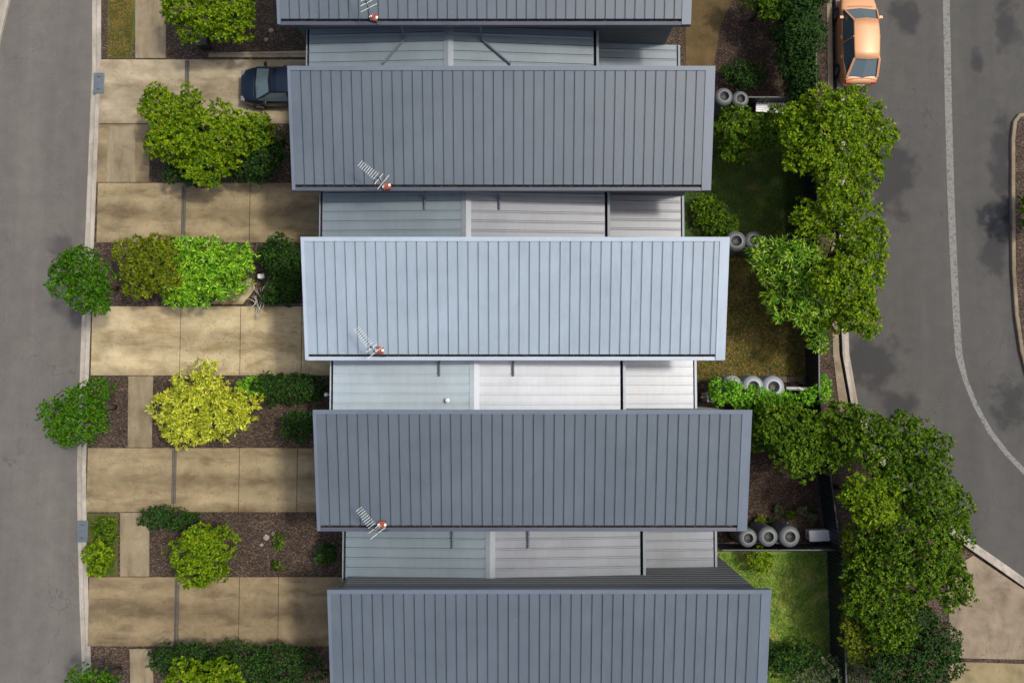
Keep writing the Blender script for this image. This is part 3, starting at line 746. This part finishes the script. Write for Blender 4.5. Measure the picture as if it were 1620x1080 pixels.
# --- east side
plant('lime', [(1310,215,62,58,.4),(1345,190,42,44),(1270,235,46,50),(1375,215,34,44,-.2),(1325,285,48,40,.1),(1300,160,30,30,-.2),(1255,200,34,30,-.2),(1365,265,34,34)], 4.0, 'back_tree', 'large lime green tree just below the orange car', 'tree', TB)
plant('mid', [(1160,200,34,34),(1195,215,34,28,-.2),(1160,238,26,22,-.3),(1222,195,26,22,-.1)], 2.0, 'back_tree', 'mid green bushy tree between the slate roof and the large lime tree', 'tree', TB)
plant('lime', [(1350,370,48,48,.2),(1330,440,54,50,.2),(1358,500,38,38,-.1),(1370,420,30,46),(1290,345,38,30,-.3),(1328,325,42,34),(1318,500,26,26,-.4)], 4.0, 'back_tree', 'tall lime green tree overhanging the road beside the glossy leaved one', 'tree', TB)
plant('gloss', [(1215,405,40,24),(1262,412,44,38,.3),(1285,455,36,44,.3),(1228,440,28,20,-.2),(1240,480,32,28,-.1),(1275,500,28,24),(1295,528,18,26,-.2)], 3.2, 'back_tree', 'glossy tree with starry leaf clusters over the dry lawn', 'tree', TB)
plant('hedge', [(1142,618,24,24),(1172,624,26,20),(1205,629,26,13),(1235,634,22,11)], 1.5, 'back_hedge', 'bright small leaved hedge in front of the three grey tanks', 'hedge', TB, trunk=False, flat=1.0)
plant('hedge', [(1276,630,24,12),(1296,622,15,18),(1302,606,9,16)], 1.3, 'back_hedge', 'bright small leaved hedge in the corner by the dark back fence', 'hedge', TB, trunk=False, flat=1.0)
plant('mid', [(1230,672,44,38),(1290,680,46,34,.2),(1262,712,46,36),(1330,658,32,32),(1308,715,36,34)], 2.6, 'back_tree', 'mid green spreading tree below the tank hedge', 'tree', TB)
plant('mid', [(1375,695,44,44,.2),(1425,690,44,44),(1470,712,34,36,-.1),(1345,680,34,34),(1410,738,40,28)], 3.4, 'back_tree', 'dark green tree reaching over the bend of the road', 'tree', TB)
plant('lime', [(1375,795,46,42),(1352,785,26,26),(1396,780,28,26,.1)], 3.9, 'back_tree', 'small bright yellow green tree ringed by darker crowns', 'tree', TB)
plant('mid', [(1455,770,52,48,.2),(1490,800,38,44),(1440,835,46,36),(1506,842,34,32,-.2),(1420,755,34,30)], 3.6, 'back_tree', 'broad green tree on the outer side of the yellow green one', 'tree', TB)
plant('mid', [(1470,880,48,44,.1),(1410,880,44,44),(1505,925,28,40,-.2),(1445,925,42,40)], 3.2, 'back_tree', 'broad green tree beside the bright kerb corner', 'tree', TB)
plant('mid', [(1375,850,30,30),(1375,940,44,40,.1),(1400,990,44,40),(1365,905,28,30)], 3.0, 'back_tree', 'green tree on the edge of the green lawn', 'tree', TB)
plant('dark', [(1445,985,44,40),(1478,1030,40,48),(1430,1060,46,44),(1395,1050,30,34)], 2.6, 'back_tree', 'dark green tree in the bottom corner beside the tan paving', 'tree', TB)
plant('lime', [(1203,885,16,22)], .9, 'back_shrub', 'small lime shrub at the corner of the roof by the green lawn', 'shrub', TB, trunk=False)
plant('dark', [(1255,55,26,70),(1270,-10,34,50),(1262,125,20,36)], 1.8, 'back_hedge', 'tall dark hedge left of the orange car', 'hedge', TB, trunk=False, flat=1.1)
plant('mid', [(1225,8,34,22),(1195,-8,30,18)], 2.0, 'back_shrub', 'green shrub on the top edge above the brown yard', 'shrub', TB)
plant('dark', [(1180,122,34,18),(1150,112,14,10)], .6, 'back_shrub', 'dark low shrub in the brown yard at the top', 'shrub', TB, trunk=False)
plant('mid', [(1120,332,24,30),(1140,355,30,16)], .5, 'back_shrub', 'low green groundcover clump beside the corner of the roof with the car', 'shrub', TB, trunk=False)
plant('dark', [(1240,1042,38,20),(1275,1030,24,16)], .7, 'back_shrub', 'dark shrub at the bottom of the green lawn', 'shrub', TB, trunk=False)
plant('grey', [(1330,1060,42,24),(1275,1072,26,12)], .8, 'back_shrub', 'grey green strappy shrub at the bottom of the green lawn', 'shrub', TB, trunk=False)
plant('mid', [(1640,330,26,40)], 1.2, 'island_shrub', 'green shrub on the traffic island at the right edge', 'shrub', TB, trunk=False)

# grass blades and fallen leaves (nobody could count them)
def blades(name, poly, n, L, mat, label, seed_):
    rng = np.random.default_rng(seed_); a = at(poly[0], poly[3], 0); b = at(poly[1], poly[2], 0)
    P = np.stack([rng.uniform(a.x, b.x, n), rng.uniform(a.y, b.y, n), np.full(n, .02)], 1)
    A = np.stack([rng.normal(0, .3, n), rng.normal(0, .3, n), np.ones(n)], 1)
    o = leaf_mesh(name, P, A, 4, rng, L, L * .24, 55, mat); tag(o, label, 'grass', kind='stuff'); return o
blades('grass', (1090, 1292, 400, 600), 13000, .11, M['blade'], 'patchy dry grass of the middle back yard', 3)
blades('grass', (1100, 1340, 876, 1110), 14000, .09, M['blade_bright'], 'green lawn grass behind the lowest house', 4)
blades('grass', (1090, 1292, 200, 375), 8000, .08, M['blade_green'], 'green lawn grass under the large lime tree', 5)
blades('grass', (172, 210, -10, 90), 2200, .07, M['blade'], 'patchy grass of the top verge strip', 6)
blades('grass', (146, 184, 818, 910), 3000, .07, M['blade_green'], 'patchy grass of the lower verge strip', 8)
def litter(name, x0, x1, y0, y1, n, label, seed_, L=.075):
    rng = np.random.default_rng(seed_); a = at(x0, y1, 0); b = at(x1, y0, 0)
    # leaves gather along the lower side of the drive
    ty = rng.beta(1.1, 1.9, n)
    P = np.stack([rng.uniform(a.x, b.x, n), a.y + (b.y-a.y)*ty, np.full(n, .055)], 1)
    A = np.stack([rng.normal(0, .2, n), rng.normal(0, .2, n), np.ones(n)], 1)
    o = leaf_mesh(name, P, A, 1, rng, L, .03, 88, M['litter'], droop=0)
    tag(o, label, 'leaves', kind='stuff')
litter('fallen_leaves', 288, 520, 492, 592, 240, 'brown leaves fallen on the middle driveway', 11)
litter('fallen_leaves', 150, 500, 712, 808, 110, 'brown leaves fallen on the driveway below', 12)
litter('fallen_leaves', 160, 490, 296, 380, 110, 'brown leaves fallen on the driveway above the middle one', 13)
litter('fallen_leaves', 1095, 1290, 400, 600, 160, 'fallen leaves on the dry back lawn', 14)
litter('fallen_leaves', 150, 500, 916, 1020, 110, 'brown leaves fallen on the lowest driveway', 15)

# ------------------------------------------------------------------ fences
def fence(p0, p1, h, label, mat=None, rail=None, panel=2.35):
    a = at(*p0, 0); b = at(*p1, 0); L = (b - a).length; ang = math.atan2(b.y-a.y, b.x-a.x)
    r = empty('metal_fence', a, ang, label, 'fence', 'dark metal fences around the back yards')
    n = max(1, round(L / panel)); s_ = L / n
    for i in range(n):
        q = MB(); x = i*s_ + .03; prof = []
        k = 0
        while x < (i+1)*s_ - .03:
            prof.append((x, .018 if (k//2) % 2 else -.018)); x += .055 if k % 2 else .03; k += 1
        prof.append(((i+1)*s_-.03, 0)); m_ = len(prof)
        q.add([(x_, y_, .05) for x_, y_ in prof] + [(x_, y_, h-.03) for x_, y_ in prof], [(j, j+1, j+1+m_, j+m_) for j in range(m_-1)])
        q.build('panel', mat or M['fence'], r)
        for z0, z1 in ((h-.04, h), (.04, .08)):
            q = MB(); q.box(i*s_+.031, (i+1)*s_-.031, -.028, .028, z0, z1); q.build('rail', rail or M['fence_rail'], r)
    for i in range(n+1):
        q = MB(); q.box(i*s_-.03, i*s_+.03, -.03, .03, 0, h+.02); q.build('post', mat or M['fence'], r)
    return r
fence((1272, 388), (1274, 626), 1.75, 'dark metal back fence beside the dry lawn')
fence((1270, 172), (1272, 386), 1.75, 'dark metal back fence beneath the large lime tree')
fence((1268, -190), (1270, 170), 1.75, 'dark metal back fence between the dark hedge and the orange car')
fence((1275, 628), (1306, 858), 1.75, 'dark metal back fence under the trees by the road bend')
fence((1308, 860), (1316, 1110), 1.75, 'dark metal back fence right of the green lawn')
fence((1080, 387), (1268, 387), 1.5, 'dark side fence between the dry lawn and the yard above')
fence((1098, 627), (1270, 627), 1.5, 'dark side fence hidden behind the tank hedge')
fence((1130, 859), (1302, 859), 1.5, 'dark side fence between the row of tanks and the green lawn')
fence((1064, 171), (1266, 171), 1.5, 'dark side fence below the brown yard at the top')

# ------------------------------------------------------------------ water tanks
def tank(px, py, rpx, label, group, mat, h=1.75):
    p = at(px, py, h); R = rpx * (CAM_H - h) / FPX
    r = empty('water_tank', (p.x, p.y, 0), random.random(), label, 'water tank', group)
    b = MB(); b.lathe([(0, .02), (R*.98, .02), (R, .08)] + [(R * (1 - .012*(k % 2)), .1 + k*(h-.35)/14) for k in range(15)] + [(R*.99, h-.2), (R*.97, h-.12), (R*.90, h-.06), (R*.74, h-.01), (R*.52, h+.02), (R*.48, h+.01), (R*.46, h-.10), (R*.44, h-.2), (0, h-.2)], 40)
    b.build('tank_body', mat, r, smooth=True)
    c = MB(); c.lathe([(R*.45, h-.195), (R*.45, h-.10), (R*.33, h-.09), (R*.30, h-.16), (0, h-.16)], 28); c.build('strainer_ring', M['black'], r, smooth=True)
    d = MB()
    for k in range(5):
        o = (k-2) * R * .1; q = math.sqrt(max(.01, (R*.27)**2 - o*o))
        d.bar((o, -q, h-.15), (o, q, h-.15), .010, .008); d.bar((-q, o, h-.138), (q, o, h-.138), .010, .008)
    d.build('mesh_screen', M['drain'], r)
    t = MB(); t.tube([(R*.96, 0, .15), (R+.1, 0, .15)], .02, 8); t.build('tap', M['alu'], r)
    return r
G1 = 'grey round tanks by the dry lawn'
tank(1159, 610, 17, 'grey round tank most hidden by the hedge, nearest the house', G1, M['tank'])
tank(1192, 611, 17.5, 'grey round tank in the middle of the three behind the hedge', G1, M['tank'])
tank(1224, 612, 18.5, 'grey round tank most in view of the three, dark strainer visible', G1, M['tank'])
G2 = 'grey round tanks above the green lawn'
tank(1184, 851, 15, 'dull grey tank touching the end of the low roof', G2, M['tank_out'])
tank(1216, 849, 16, 'dull grey tank in the middle of the row above the green lawn', G2, M['tank_out'])
tank(1250, 849, 17, 'dull grey tank nearest the white tub', G2, M['tank_out'])
G3 = 'grey round tanks by the top yards'
tank(1146, 152, 15, 'dull grey tank touching the roof of the house with the car', G3, M['tank_out'])
tank(1172, 156, 14, 'dull grey tank between the slate roof and the white table', G3, M['tank_out'])
G4 = 'tanks under the upper edge of the dry yard'
tank(1165, 381, 17, 'dark grey tank at the top corner of the palest roof', G4, M['tank_out'])
tank(1193, 380, 15, 'dark grey tank half covered by the glossy tree', G4, M['tank_out'])

# ------------------------------------------------------------------ cars
plant('olive', [(1355,872,22,40),(1362,1000,26,44),(1358,940,24,40)], 2.2, 'back_tree', 'olive green narrow tree against the fence of the green lawn', 'tree', TB)
plant('street', [(1195,655,26,22),(1205,690,24,30),(1230,645,30,16)], 1.8, 'back_tree', 'green bushy tree touching the corner of the slate roof below the hedge', 'tree', TB)
def car(loc, rz, paint, label, L=4.45, W=1.82, suv=0.0):
    """front towards -X of the car's own frame"""
    r = empty('parked_car', loc, rz, label, 'car', 'parked cars'); hl = L / 2
    # lower body: loft of cross sections along the length
    st = [(-hl, .50, .42, .60), (-hl+.05, .66, .30, .68), (-hl+.22, .80, .22, .76), (-hl+.6, .885, .2, .86), (-hl+1.15, .91, .2, .93), (-.4, .91, .2, .97), (.5, .91, .2, .99), (1.2, .905, .2, 1.0), (hl-.5, .88, .22, .99), (hl-.18, .82, .28, .95), (hl-.04, .70, .34, .88), (hl, .56, .42, .78)]
    m = MB(); rows = []
    for (x, w_, zb, zt) in st:
        w_ *= W / 1.82
        crown = .035
        sec = [(-w_*.9, zb), (-w_, zb+.12), (-w_*1.0, (zb+zt)/2), (-w_*.975, zt-.10), (-w_*.9, zt-.025), (-w_*.6, zt+crown*.6), (0, zt+crown), (w_*.6, zt+crown*.6), (w_*.9, zt-.025), (w_*.975, zt-.10), (w_*1.0, (zb+zt)/2), (w_, zb+.12), (w_*.9, zb)]
        rows.append([(x, y, z) for y, z in sec])
    n = len(rows[0]); vs = [v for q in rows for v in q]
    fs = [(i*n+k, (i+1)*n+k, (i+1)*n+k+1, i*n+k+1) for i in range(len(rows)-1) for k in range(n-1)]
    fs += [tuple(range(n)), tuple(reversed(range((len(rows)-1)*n, len(rows)*n)))]
    fs += [(i*n, i*n+n-1, (i+1)*n+n-1, (i+1)*n) for i in range(len(rows)-1)]
    m.add(vs, fs); bo = m.build('body', paint, r, smooth=True)
    md = bo.modifiers.new('sub', 'SUBSURF'); md.levels = 1; md.render_levels = 2
    # glasshouse
    zr = 1.46 + suv; k_ = W / 1.82
    gs = [(-1.28, .78, .93, .0), (-.55, .76, zr-.06, .60), (-.2, .76, zr, .60), (.6, .76, zr+.01, .60), (1.2, .76, zr-.04, .58), (1.95, .74, .97, .0)]
    def gh(off):
        rows = [[(-1.32, -.76*k_, .93), (-1.38, 0, .96), (-1.32, .76*k_, .93)], [(-.52, -.57*k_, zr-.05), (-.60, 0, zr-.02), (-.52, .57*k_, zr-.05)], [(.2, -.60*k_, zr), (.2, 0, zr+.03), (.2, .60*k_, zr)],
                [(1.25, -.57*k_, zr-.05), (1.30, 0, zr-.02), (1.25, .57*k_, zr-.05)], [(1.92, -.70*k_, .96), (2.0, 0, .98), (1.92, .70*k_, .96)]]
        return rows
    g_ = MB(); rows = gh(0); 
    for i in range(4):
        for j in range(2): g_.add([rows[i][j], rows[i+1][j], rows[i+1][j+1], rows[i][j+1]], [(0,1,2,3)])
    for s_, j in ((-1, 0), (1, 2)):
        bx = [(-1.32, s_*.80*k_, .92), (-.4, s_*.84*k_, .92), (.2, s_*.85*k_, .93), (1.2, s_*.83*k_, .94), (1.92, s_*.74*k_, .94)]
        tp = [rows[i][j] for i in range(5)]
        for i in range(4): g_.add([bx[i], bx[i+1], tp[i+1], tp[i]], [(0,1,2,3)])
    g_.build('glasshouse', M['car_glass'], r)
    rf = MB(); rr = []
    for x, w_, z in ((-.60, .585, zr-.035), (-.2, .61, zr+.012), (.3, .62, zr+.022), (.9, .61, zr+.005), (1.30, .585, zr-.035)):
        rr.append([(x, -w_*k_, z-.03), (x, -w_*.9*k_, z), (x - (.05 if x < 0 else -.05), 0, z+.03), (x, w_*.9*k_, z), (x, w_*k_, z-.03)])
    vs = [v for q in rr for v in q]; rf.add(vs, [(i*5+k, (i+1)*5+k, (i+1)*5+k+1, i*5+k+1) for i in range(4) for k in range(4)])
    ro = rf.build('roof', paint, r, smooth=True); md = ro.modifiers.new('solid', 'SOLIDIFY'); md.thickness = .02
    for s_ in (-1, 1):
        pl = MB()
        pl.bar((-1.34, s_*.78*k_, .94), (-.56, s_*.585*k_, zr-.03), .06, .05); pl.bar((.30, s_*.86*k_, .94), (.25, s_*.61*k_, zr), .06, .05)
        pl.bar((1.28, s_*.585*k_, zr-.04), (1.95, s_*.72*k_, .96), .10, .06)
        pl.build('pillar', paint, r)
        mi = MB(); mi.box(-.98, -.84, s_*.93*k_-.09, s_*.93*k_+.09, .93, 1.05); mi.build('mirror', paint, r, bevel=.02)
        hlp = MB(); hlp.box(-hl-.005+.05, -hl+.24, s_*.62*k_-.12, s_*.62*k_+.12, .62, .735); hlp.build('headlight', M['lamp'], r, bevel=.03)
        tl = MB(); tl.box(hl-.14, hl-.015, s_*.60*k_-.13, s_*.60*k_+.13, .74, .88); tl.build('taillight', M['lamp_red'], r, bevel=.02)
        dh = MB()
        for x in (-.1, .85): dh.box(x, x+.18, s_*.905*k_-.012, s_*.905*k_+.018, .84, .865)
        dh.build('door_handle', paint, r)
        for x in (-hl+.85, hl-.82):
            wh = MB(); wh.lathe([(.20, -.1), (.31, -.1), (.325, -.07), (.325, .07), (.31, .1), (.20, .1)], 28)
            wo_ = wh.build('wheel', M['tyre'], r, loc=(x, s_*.83*k_, .325)); wo_.rotation_euler = (PI/2, 0, 0)
            rm_ = MB(); rm_.lathe([(.0, -.075), (.2, -.075), (.21, -.09), (.21, .09), (.2, .075), (.0, .075)], 20); rm_.build('rim', M['rim'], wo_)
    for nm, x, z in (('bonnet_seam', -1.46, .985), ('boot_seam', 2.03, 1.012)):
        q = MB(); q.tube([(x + (.05 if x > 0 else -.0), -.62*k_, z - .03), (x, -.3*k_, z), (x, 0, z + .012), (x, .3*k_, z), (x + (.05 if x > 0 else 0), .62*k_, z - .03)], .009, 6); q.build(nm, M['black'], r)
    q = MB(); q.box(hl-.02, hl+.012, -.26, .26, .56, .68); q.build('number_plate', M['white'], r)
    wp = MB(); wp.bar((-1.30, -.3, 1.0), (-1.02, .25, 1.09), .02, .015); wp.bar((-1.30, .2, 1.0), (-1.04, .62, 1.06), .02, .015); wp.build('wiper', M['black'], r)
    return r
c = at(1358, 62, 0)
c2 = at(1357, 64, 0)
p = at(1366, 131, .9); car((at(1364, 100, .9).x, p.y + 2.25, -.12), PI/2 + PI, M['paint_orange'], 'orange parked car beside the kerb at the top edge, pale sheen on its roof', suv=.12)
p = at(380, 136, .7); car((p.x + 2.2, p.y, .035), 0, M['paint_navy'], 'dark blue car nosing out from beside the slate roofed house', L=4.4)

# ------------------------------------------------------------------ small things
# slot drains across the drives
for i, (x, y0, y1, lb) in enumerate(((295, 96, 194, 'across the driveway with the dark blue car'), (290, 294, 382, 'across the driveway above the olive shrub'), (275, 712, 796, 'across the driveway below the yellow shrub'), (279, 916, 1020, 'across the lowest driveway'))):
    a = at(x, y1, 0); b = at(x, y0, 0); r = empty('slot_drain', (a.x, a.y, .036), 0, 'narrow grey steel drain ' + lb, 'drain', 'steel drains across the driveways')
    L = b.y - a.y; q = MB(); q.box(-.10, -.08, 0, L, 0, .014); q.box(.08, .10, 0, L, 0, .014); q.build('frame', M['drain'], r)
    q = MB(); y = .01
    while y < L - .03: q.box(-.079, .079, y, y + .022, .002, .011); y += .04
    q.build('grate', M['drain'], r)
for (x, y, lb) in ((157, 132, 'blue grey kerb inlet cover beside the top driveway'), (131, 840, 'blue grey kerb inlet cover beside the lime verge shrub')):
    a = at(x, y, .03); r = empty('kerb_inlet', (a.x, a.y, .034), 0, lb, 'drain cover', 'kerb inlet covers')
    q = MB(); q.box(-.25, .25, -.5, .5, 0, .05); q.build('lid', M['grate'], r, bevel=.01)
    for s_ in (-1, 1):
        q = MB(); q.box(-.08, .08, s_*.3-.02, s_*.3+.02, .052, .065); q.build('lifting_bar', M['drain'], r)
# brick edging along the house side garden of the middle drive
a = at(392, 484, 0); b = at(520, 480, 0)
q = MB(); q.bar((a.x, a.y, .04), (b.x, b.y, .04), .07, .1)
tag(q.build('garden_edging', M['timber']), 'thin pale edging along the upper side of the middle driveway', 'edging')
# pale dry branches and white tap bracket by the front shrubs
rd = random.Random(5)
a = at(413, 466, .25); r = empty('dry_branch', (a.x, a.y, .22), 0, 'pale bare twisted branches on the ground by the middle driveway', 'branches')
for k in range(20):
    q = MB(); ang = rd.uniform(1.0, 2.2) + (PI if rd.random() < .3 else 0); l = rd.uniform(.35, .75); x, y = rd.uniform(-.18, .2), rd.uniform(-.55, .1); z = rd.uniform(.08, .3)
    pts = []; cv = rd.uniform(-2.0, 2.0)
    for j in range(7):
        pts.append((x, y, z + .12*math.sin(j/6*PI))); x += math.cos(ang)*l/5; y += math.sin(ang)*l/5; ang += cv/6
    q.tube(pts, [.019 - .0016*j for j in range(7)], 6); q.build('branch', M['stem'], r, smooth=True)
a = at(414, 437, .5); r = empty('letterbox', (a.x, a.y, 0), .1, 'small white letterbox behind the pale bare branches', 'letterbox')
q = MB(); q.box(-.02, .02, -.02, .02, 0, .45); q.build('post', M['white'], r)
q = MB(); q.box(-.15, .15, -.10, .10, .45, .64); q.build('box', M['white'], r, bevel=.01)
q = MB(); q.box(-.04, .04, -.14, -.063, .50, .53); q.box(.103, .15, -.03, .06, .5, .53); q.build('flap', M['white'], r)
a = at(288, 262, 1.0); r = empty('garden_lamp', (a.x, a.y, 0), 0, 'small pale blue lamp head at the lower edge of the spreading tree', 'lamp')
q = MB(); q.tube([(0,0,0), (0,0,2.0)], .025, 8); q.build('pole', M['alu'], r)
q = MB(); q.lathe([(0, 2.16), (.14, 2.12), (.17, 2.05), (.15, 2.0), (0, 1.99)], 20); q.build('lamp_head', plain('lamp_blue', ph(150, 178, 196, 1.2), .3), r, smooth=True)
# wheelie bin
a = at(322, 66, .5); r = empty('wheelie_bin', (a.x, a.y, 0), .15, 'dark bin under the bright tree at the top edge', 'bin')
q = MB(); q.add([(-.22,-.25,.08),(.22,-.25,.08),(.22,.25,.08),(-.22,.25,.08),(-.29,-.34,.95),(.29,-.34,.95),(.29,.34,.95),(-.29,.34,.95)], [(0,3,2,1),(4,5,6,7),(0,1,5,4),(1,2,6,5),(2,3,7,6),(3,0,4,7)]); q.build('bin_body', M['black'], r, bevel=.02)
q = MB(); q.box(-.31, .31, -.37, .36, .955, 1.0); q.build('lid', M['drain'], r, bevel=.02)
for s_ in (-1, 1):
    q = MB(); q.lathe([(0,-.03),(.1,-.03),(.1,.03),(0,.03)], 18); o = q.build('wheel', M['tyre'], r, loc=(s_*.26, .3, .1)); o.rotation_euler = (0, PI/2, 0)
q = MB(); q.tube([(-.25,.40,.96),(.25,.40,.96)], .018, 8); q.build('handle', M['black'], r)
# white outdoor table
a = at(1220, 168, .8); r = empty('outdoor_table', (a.x, a.y, 0), -.05, 'white outdoor table partly under the large lime tree', 'table')
q = MB(); 
for k in range(6): q.box(-.7, .7, -.28 + k*.096, -.28 + k*.096 + .085, .72, .75)
q.build('table_top', M['white'], r)
for x in (-.6, .6):
    for y in (-.22, .22):
        q = MB(); q.box(x-.025, x+.025, y-.025, y+.025, 0, .718); q.build('leg', M['white'], r)
# white tub above the green lawn
a = at(1300, 847, .6); r = empty('storage_tub', (a.x, a.y, 0), .03, 'white storage tub at the end of the dull grey tanks', 'tub')
q = MB(); q.box(-.55, .55, -.23, .23, 0, .55); q.build('tub_body', M['white'], r, bevel=.03)
q = MB(); q.box(-.58, .58, -.26, .26, .552, .60); q.build('lid', M['white'], r, bevel=.02)
for s_ in (-1, 1):
    q = MB(); q.box(s_*.6-.02, s_*.6+.02, -.1, .1, .40, .44); q.build('handle', M['drain'], r)
# white pipe, pavers and boxes by the hedge
a = at(1243, 614, .9); b = at(1290, 616, .9); mb = MB(); mb.tube([(a.x, a.y, .95), (b.x, b.y, .95)], .09, 14)
o = tag(mb.build('waste_pipe', M['white'], smooth=True), 'thick white pipe lying beyond the most visible tank', 'pipe')
k = 0
for (x, y) in ((1240, 600), (1254, 601), (1266, 602), (1258, 608)):
    a = at(x, y, .2); q = MB(); q.box(-.2, .2, -.14, .14, 0, .09)
    o = q.build('paver', M['brick'], loc=(a.x, a.y, .02 if k != 3 else .02), bevel=.012); o.rotation_euler[2] = (.05, -.08, .1, .0)[k]
    tag(o, ('brown paver touching the most visible tank', 'brown paver second from the most visible tank', 'brown paver of the upper row farthest from the tanks', 'brown paver set below the row of three by the white pipe')[k], 'paver', 'loose pavers by the tanks'); k += 1
a = at(1124, 628, 1.0); r = empty('meter_box', (a.x, a.y, 0), 0, 'open white service box at the rear corner of the palest house', 'box')
q = MB(); 
for s_ in (-1, 1): q.box(s_*.17-.015, s_*.17+.015, -.2, .2, 0, 1.2); q.box(-.154, .154, s_*.19-.012, s_*.19+.012, 0, 1.2)
q.build('casing', M['white'], r)
q = MB(); q.box(-.15, .15, -.17, .17, .0, .9); q.build('contents', M['brick'], r)
q = MB(); q.tube([(-.05,-.05,.9),(-.05,-.05,1.08)], .05, 12); q.build('valve', M['stone'], r)
a = at(516, 624, 3.0); r = empty('wall_light', (a.x, a.y, 3.0), 0, 'small white round light at the low front gutter of the palest house', 'light')
q = MB(); q.lathe([(0,-.09),(.06,-.07),(.09,0),(.06,.07),(0,.09)], 18); q.build('globe', M['white'], r, smooth=True)
q = MB(); q.bar((.05,0,0),(.30,0,0),.03,.03); q.build('bracket', M['alu'], r)
a = at(708, 633, ZL); r = empty('roof_vent', (a.x, a.y, ZL-.2), 0, 'small white cowl on the low roof of the palest house', 'vent')
q = MB(); q.lathe([(.10, 0), (.055, .04), (.055, .30)], 16); q.build('vent_pipe', M['pipe'], r, smooth=True)
q = MB(); q.lathe([(.0, .37), (.08, .35), (.11, .30), (.10, .28)], 16); q.build('cowl', M['white'], r, smooth=True)
# stones and pots
rd = random.Random(9)
def stone(x, y, s_, lb, grp):
    a = at(x, y, .1); q = MB(); pr = []
    n = 10; prof = [(0, -.02), (.8, 0), (1, .3), (.8, .65), (.4, .85), (0, .9)]
    q.lathe([(rr*s_, zz*s_*.8) for rr, zz in prof], n)
    q.v = [(vx*rd.uniform(.82,1.15), vy*rd.uniform(.7,1.1), vz) for vx, vy, vz in q.v]
    tag(q.build('garden_stone', M['stone'], loc=(a.x, a.y, 0)), lb, 'stone', grp)
for (x, y, s_, lb) in ((421, 850, .16, 'largest pale stone in the brown mulch bed'), (432, 845, .10, 'small pale stone upper right of the largest one in the bed'), (413, 862, .09, 'small pale stone below the largest one in the bed'),
                       (428, 48, .13, 'pale stone in the top mulch bed, upper of the pair'), (420, 62, .11, 'pale stone in the top mulch bed, lower of the pair'), (505, 652, .10, 'pale stone beside the dark rounded shrub')):
    stone(x, y, s_, lb, 'pale stones in the garden beds')
def pot(x, y, s_, mat, leafk, lb):
    a = at(x, y, .3); r = empty('potted_plant', (a.x, a.y, 0), rd.random()*3, lb, 'potted plant', 'pots in the cluttered yard')
    q = MB(); q.lathe([(0,.01),(.6*s_,.01),(.95*s_,1.3*s_),(1.05*s_,1.32*s_),(1.05*s_,1.45*s_),(.9*s_,1.45*s_),(.88*s_,1.2*s_),(0,1.2*s_)], 20); q.build('pot', mat, r, smooth=False)
    rng = np.random.default_rng(int(x)); P = np.stack([rng.normal(0,.5*s_,60), rng.normal(0,.5*s_,60), rng.uniform(1.2*s_,2.2*s_,60)],1); A = P*np.array([1,1,0])/s_ + np.array([0,0,1.])
    leaf_mesh('foliage', P, A, 6, rng, .13, .03, 50, M[leafk], r)
pot(1232, 806, .17, M['stone'], 'leaf_grey', 'grey potted plant nearest the roof in the cluttered yard')
pot(1252, 815, .16, M['black'], 'leaf_mid', 'green potted plant in a black pot beside the grey one')
pot(1270, 808, .18, M['stone'], 'leaf_grey', 'pale potted plant in the middle of the cluttered yard')
pot(1286, 820, .16, M['stone'], 'leaf_grey', 'pale potted plant farthest from the roof in the cluttered yard')
pot(1203, 822, .18, M['terracotta'], 'leaf_olive', 'terracotta pot at the corner of the roof above the tanks')
pot(1222, 826, .15, M['black'], 'leaf_dark', 'dark potted plant just above the tanks')
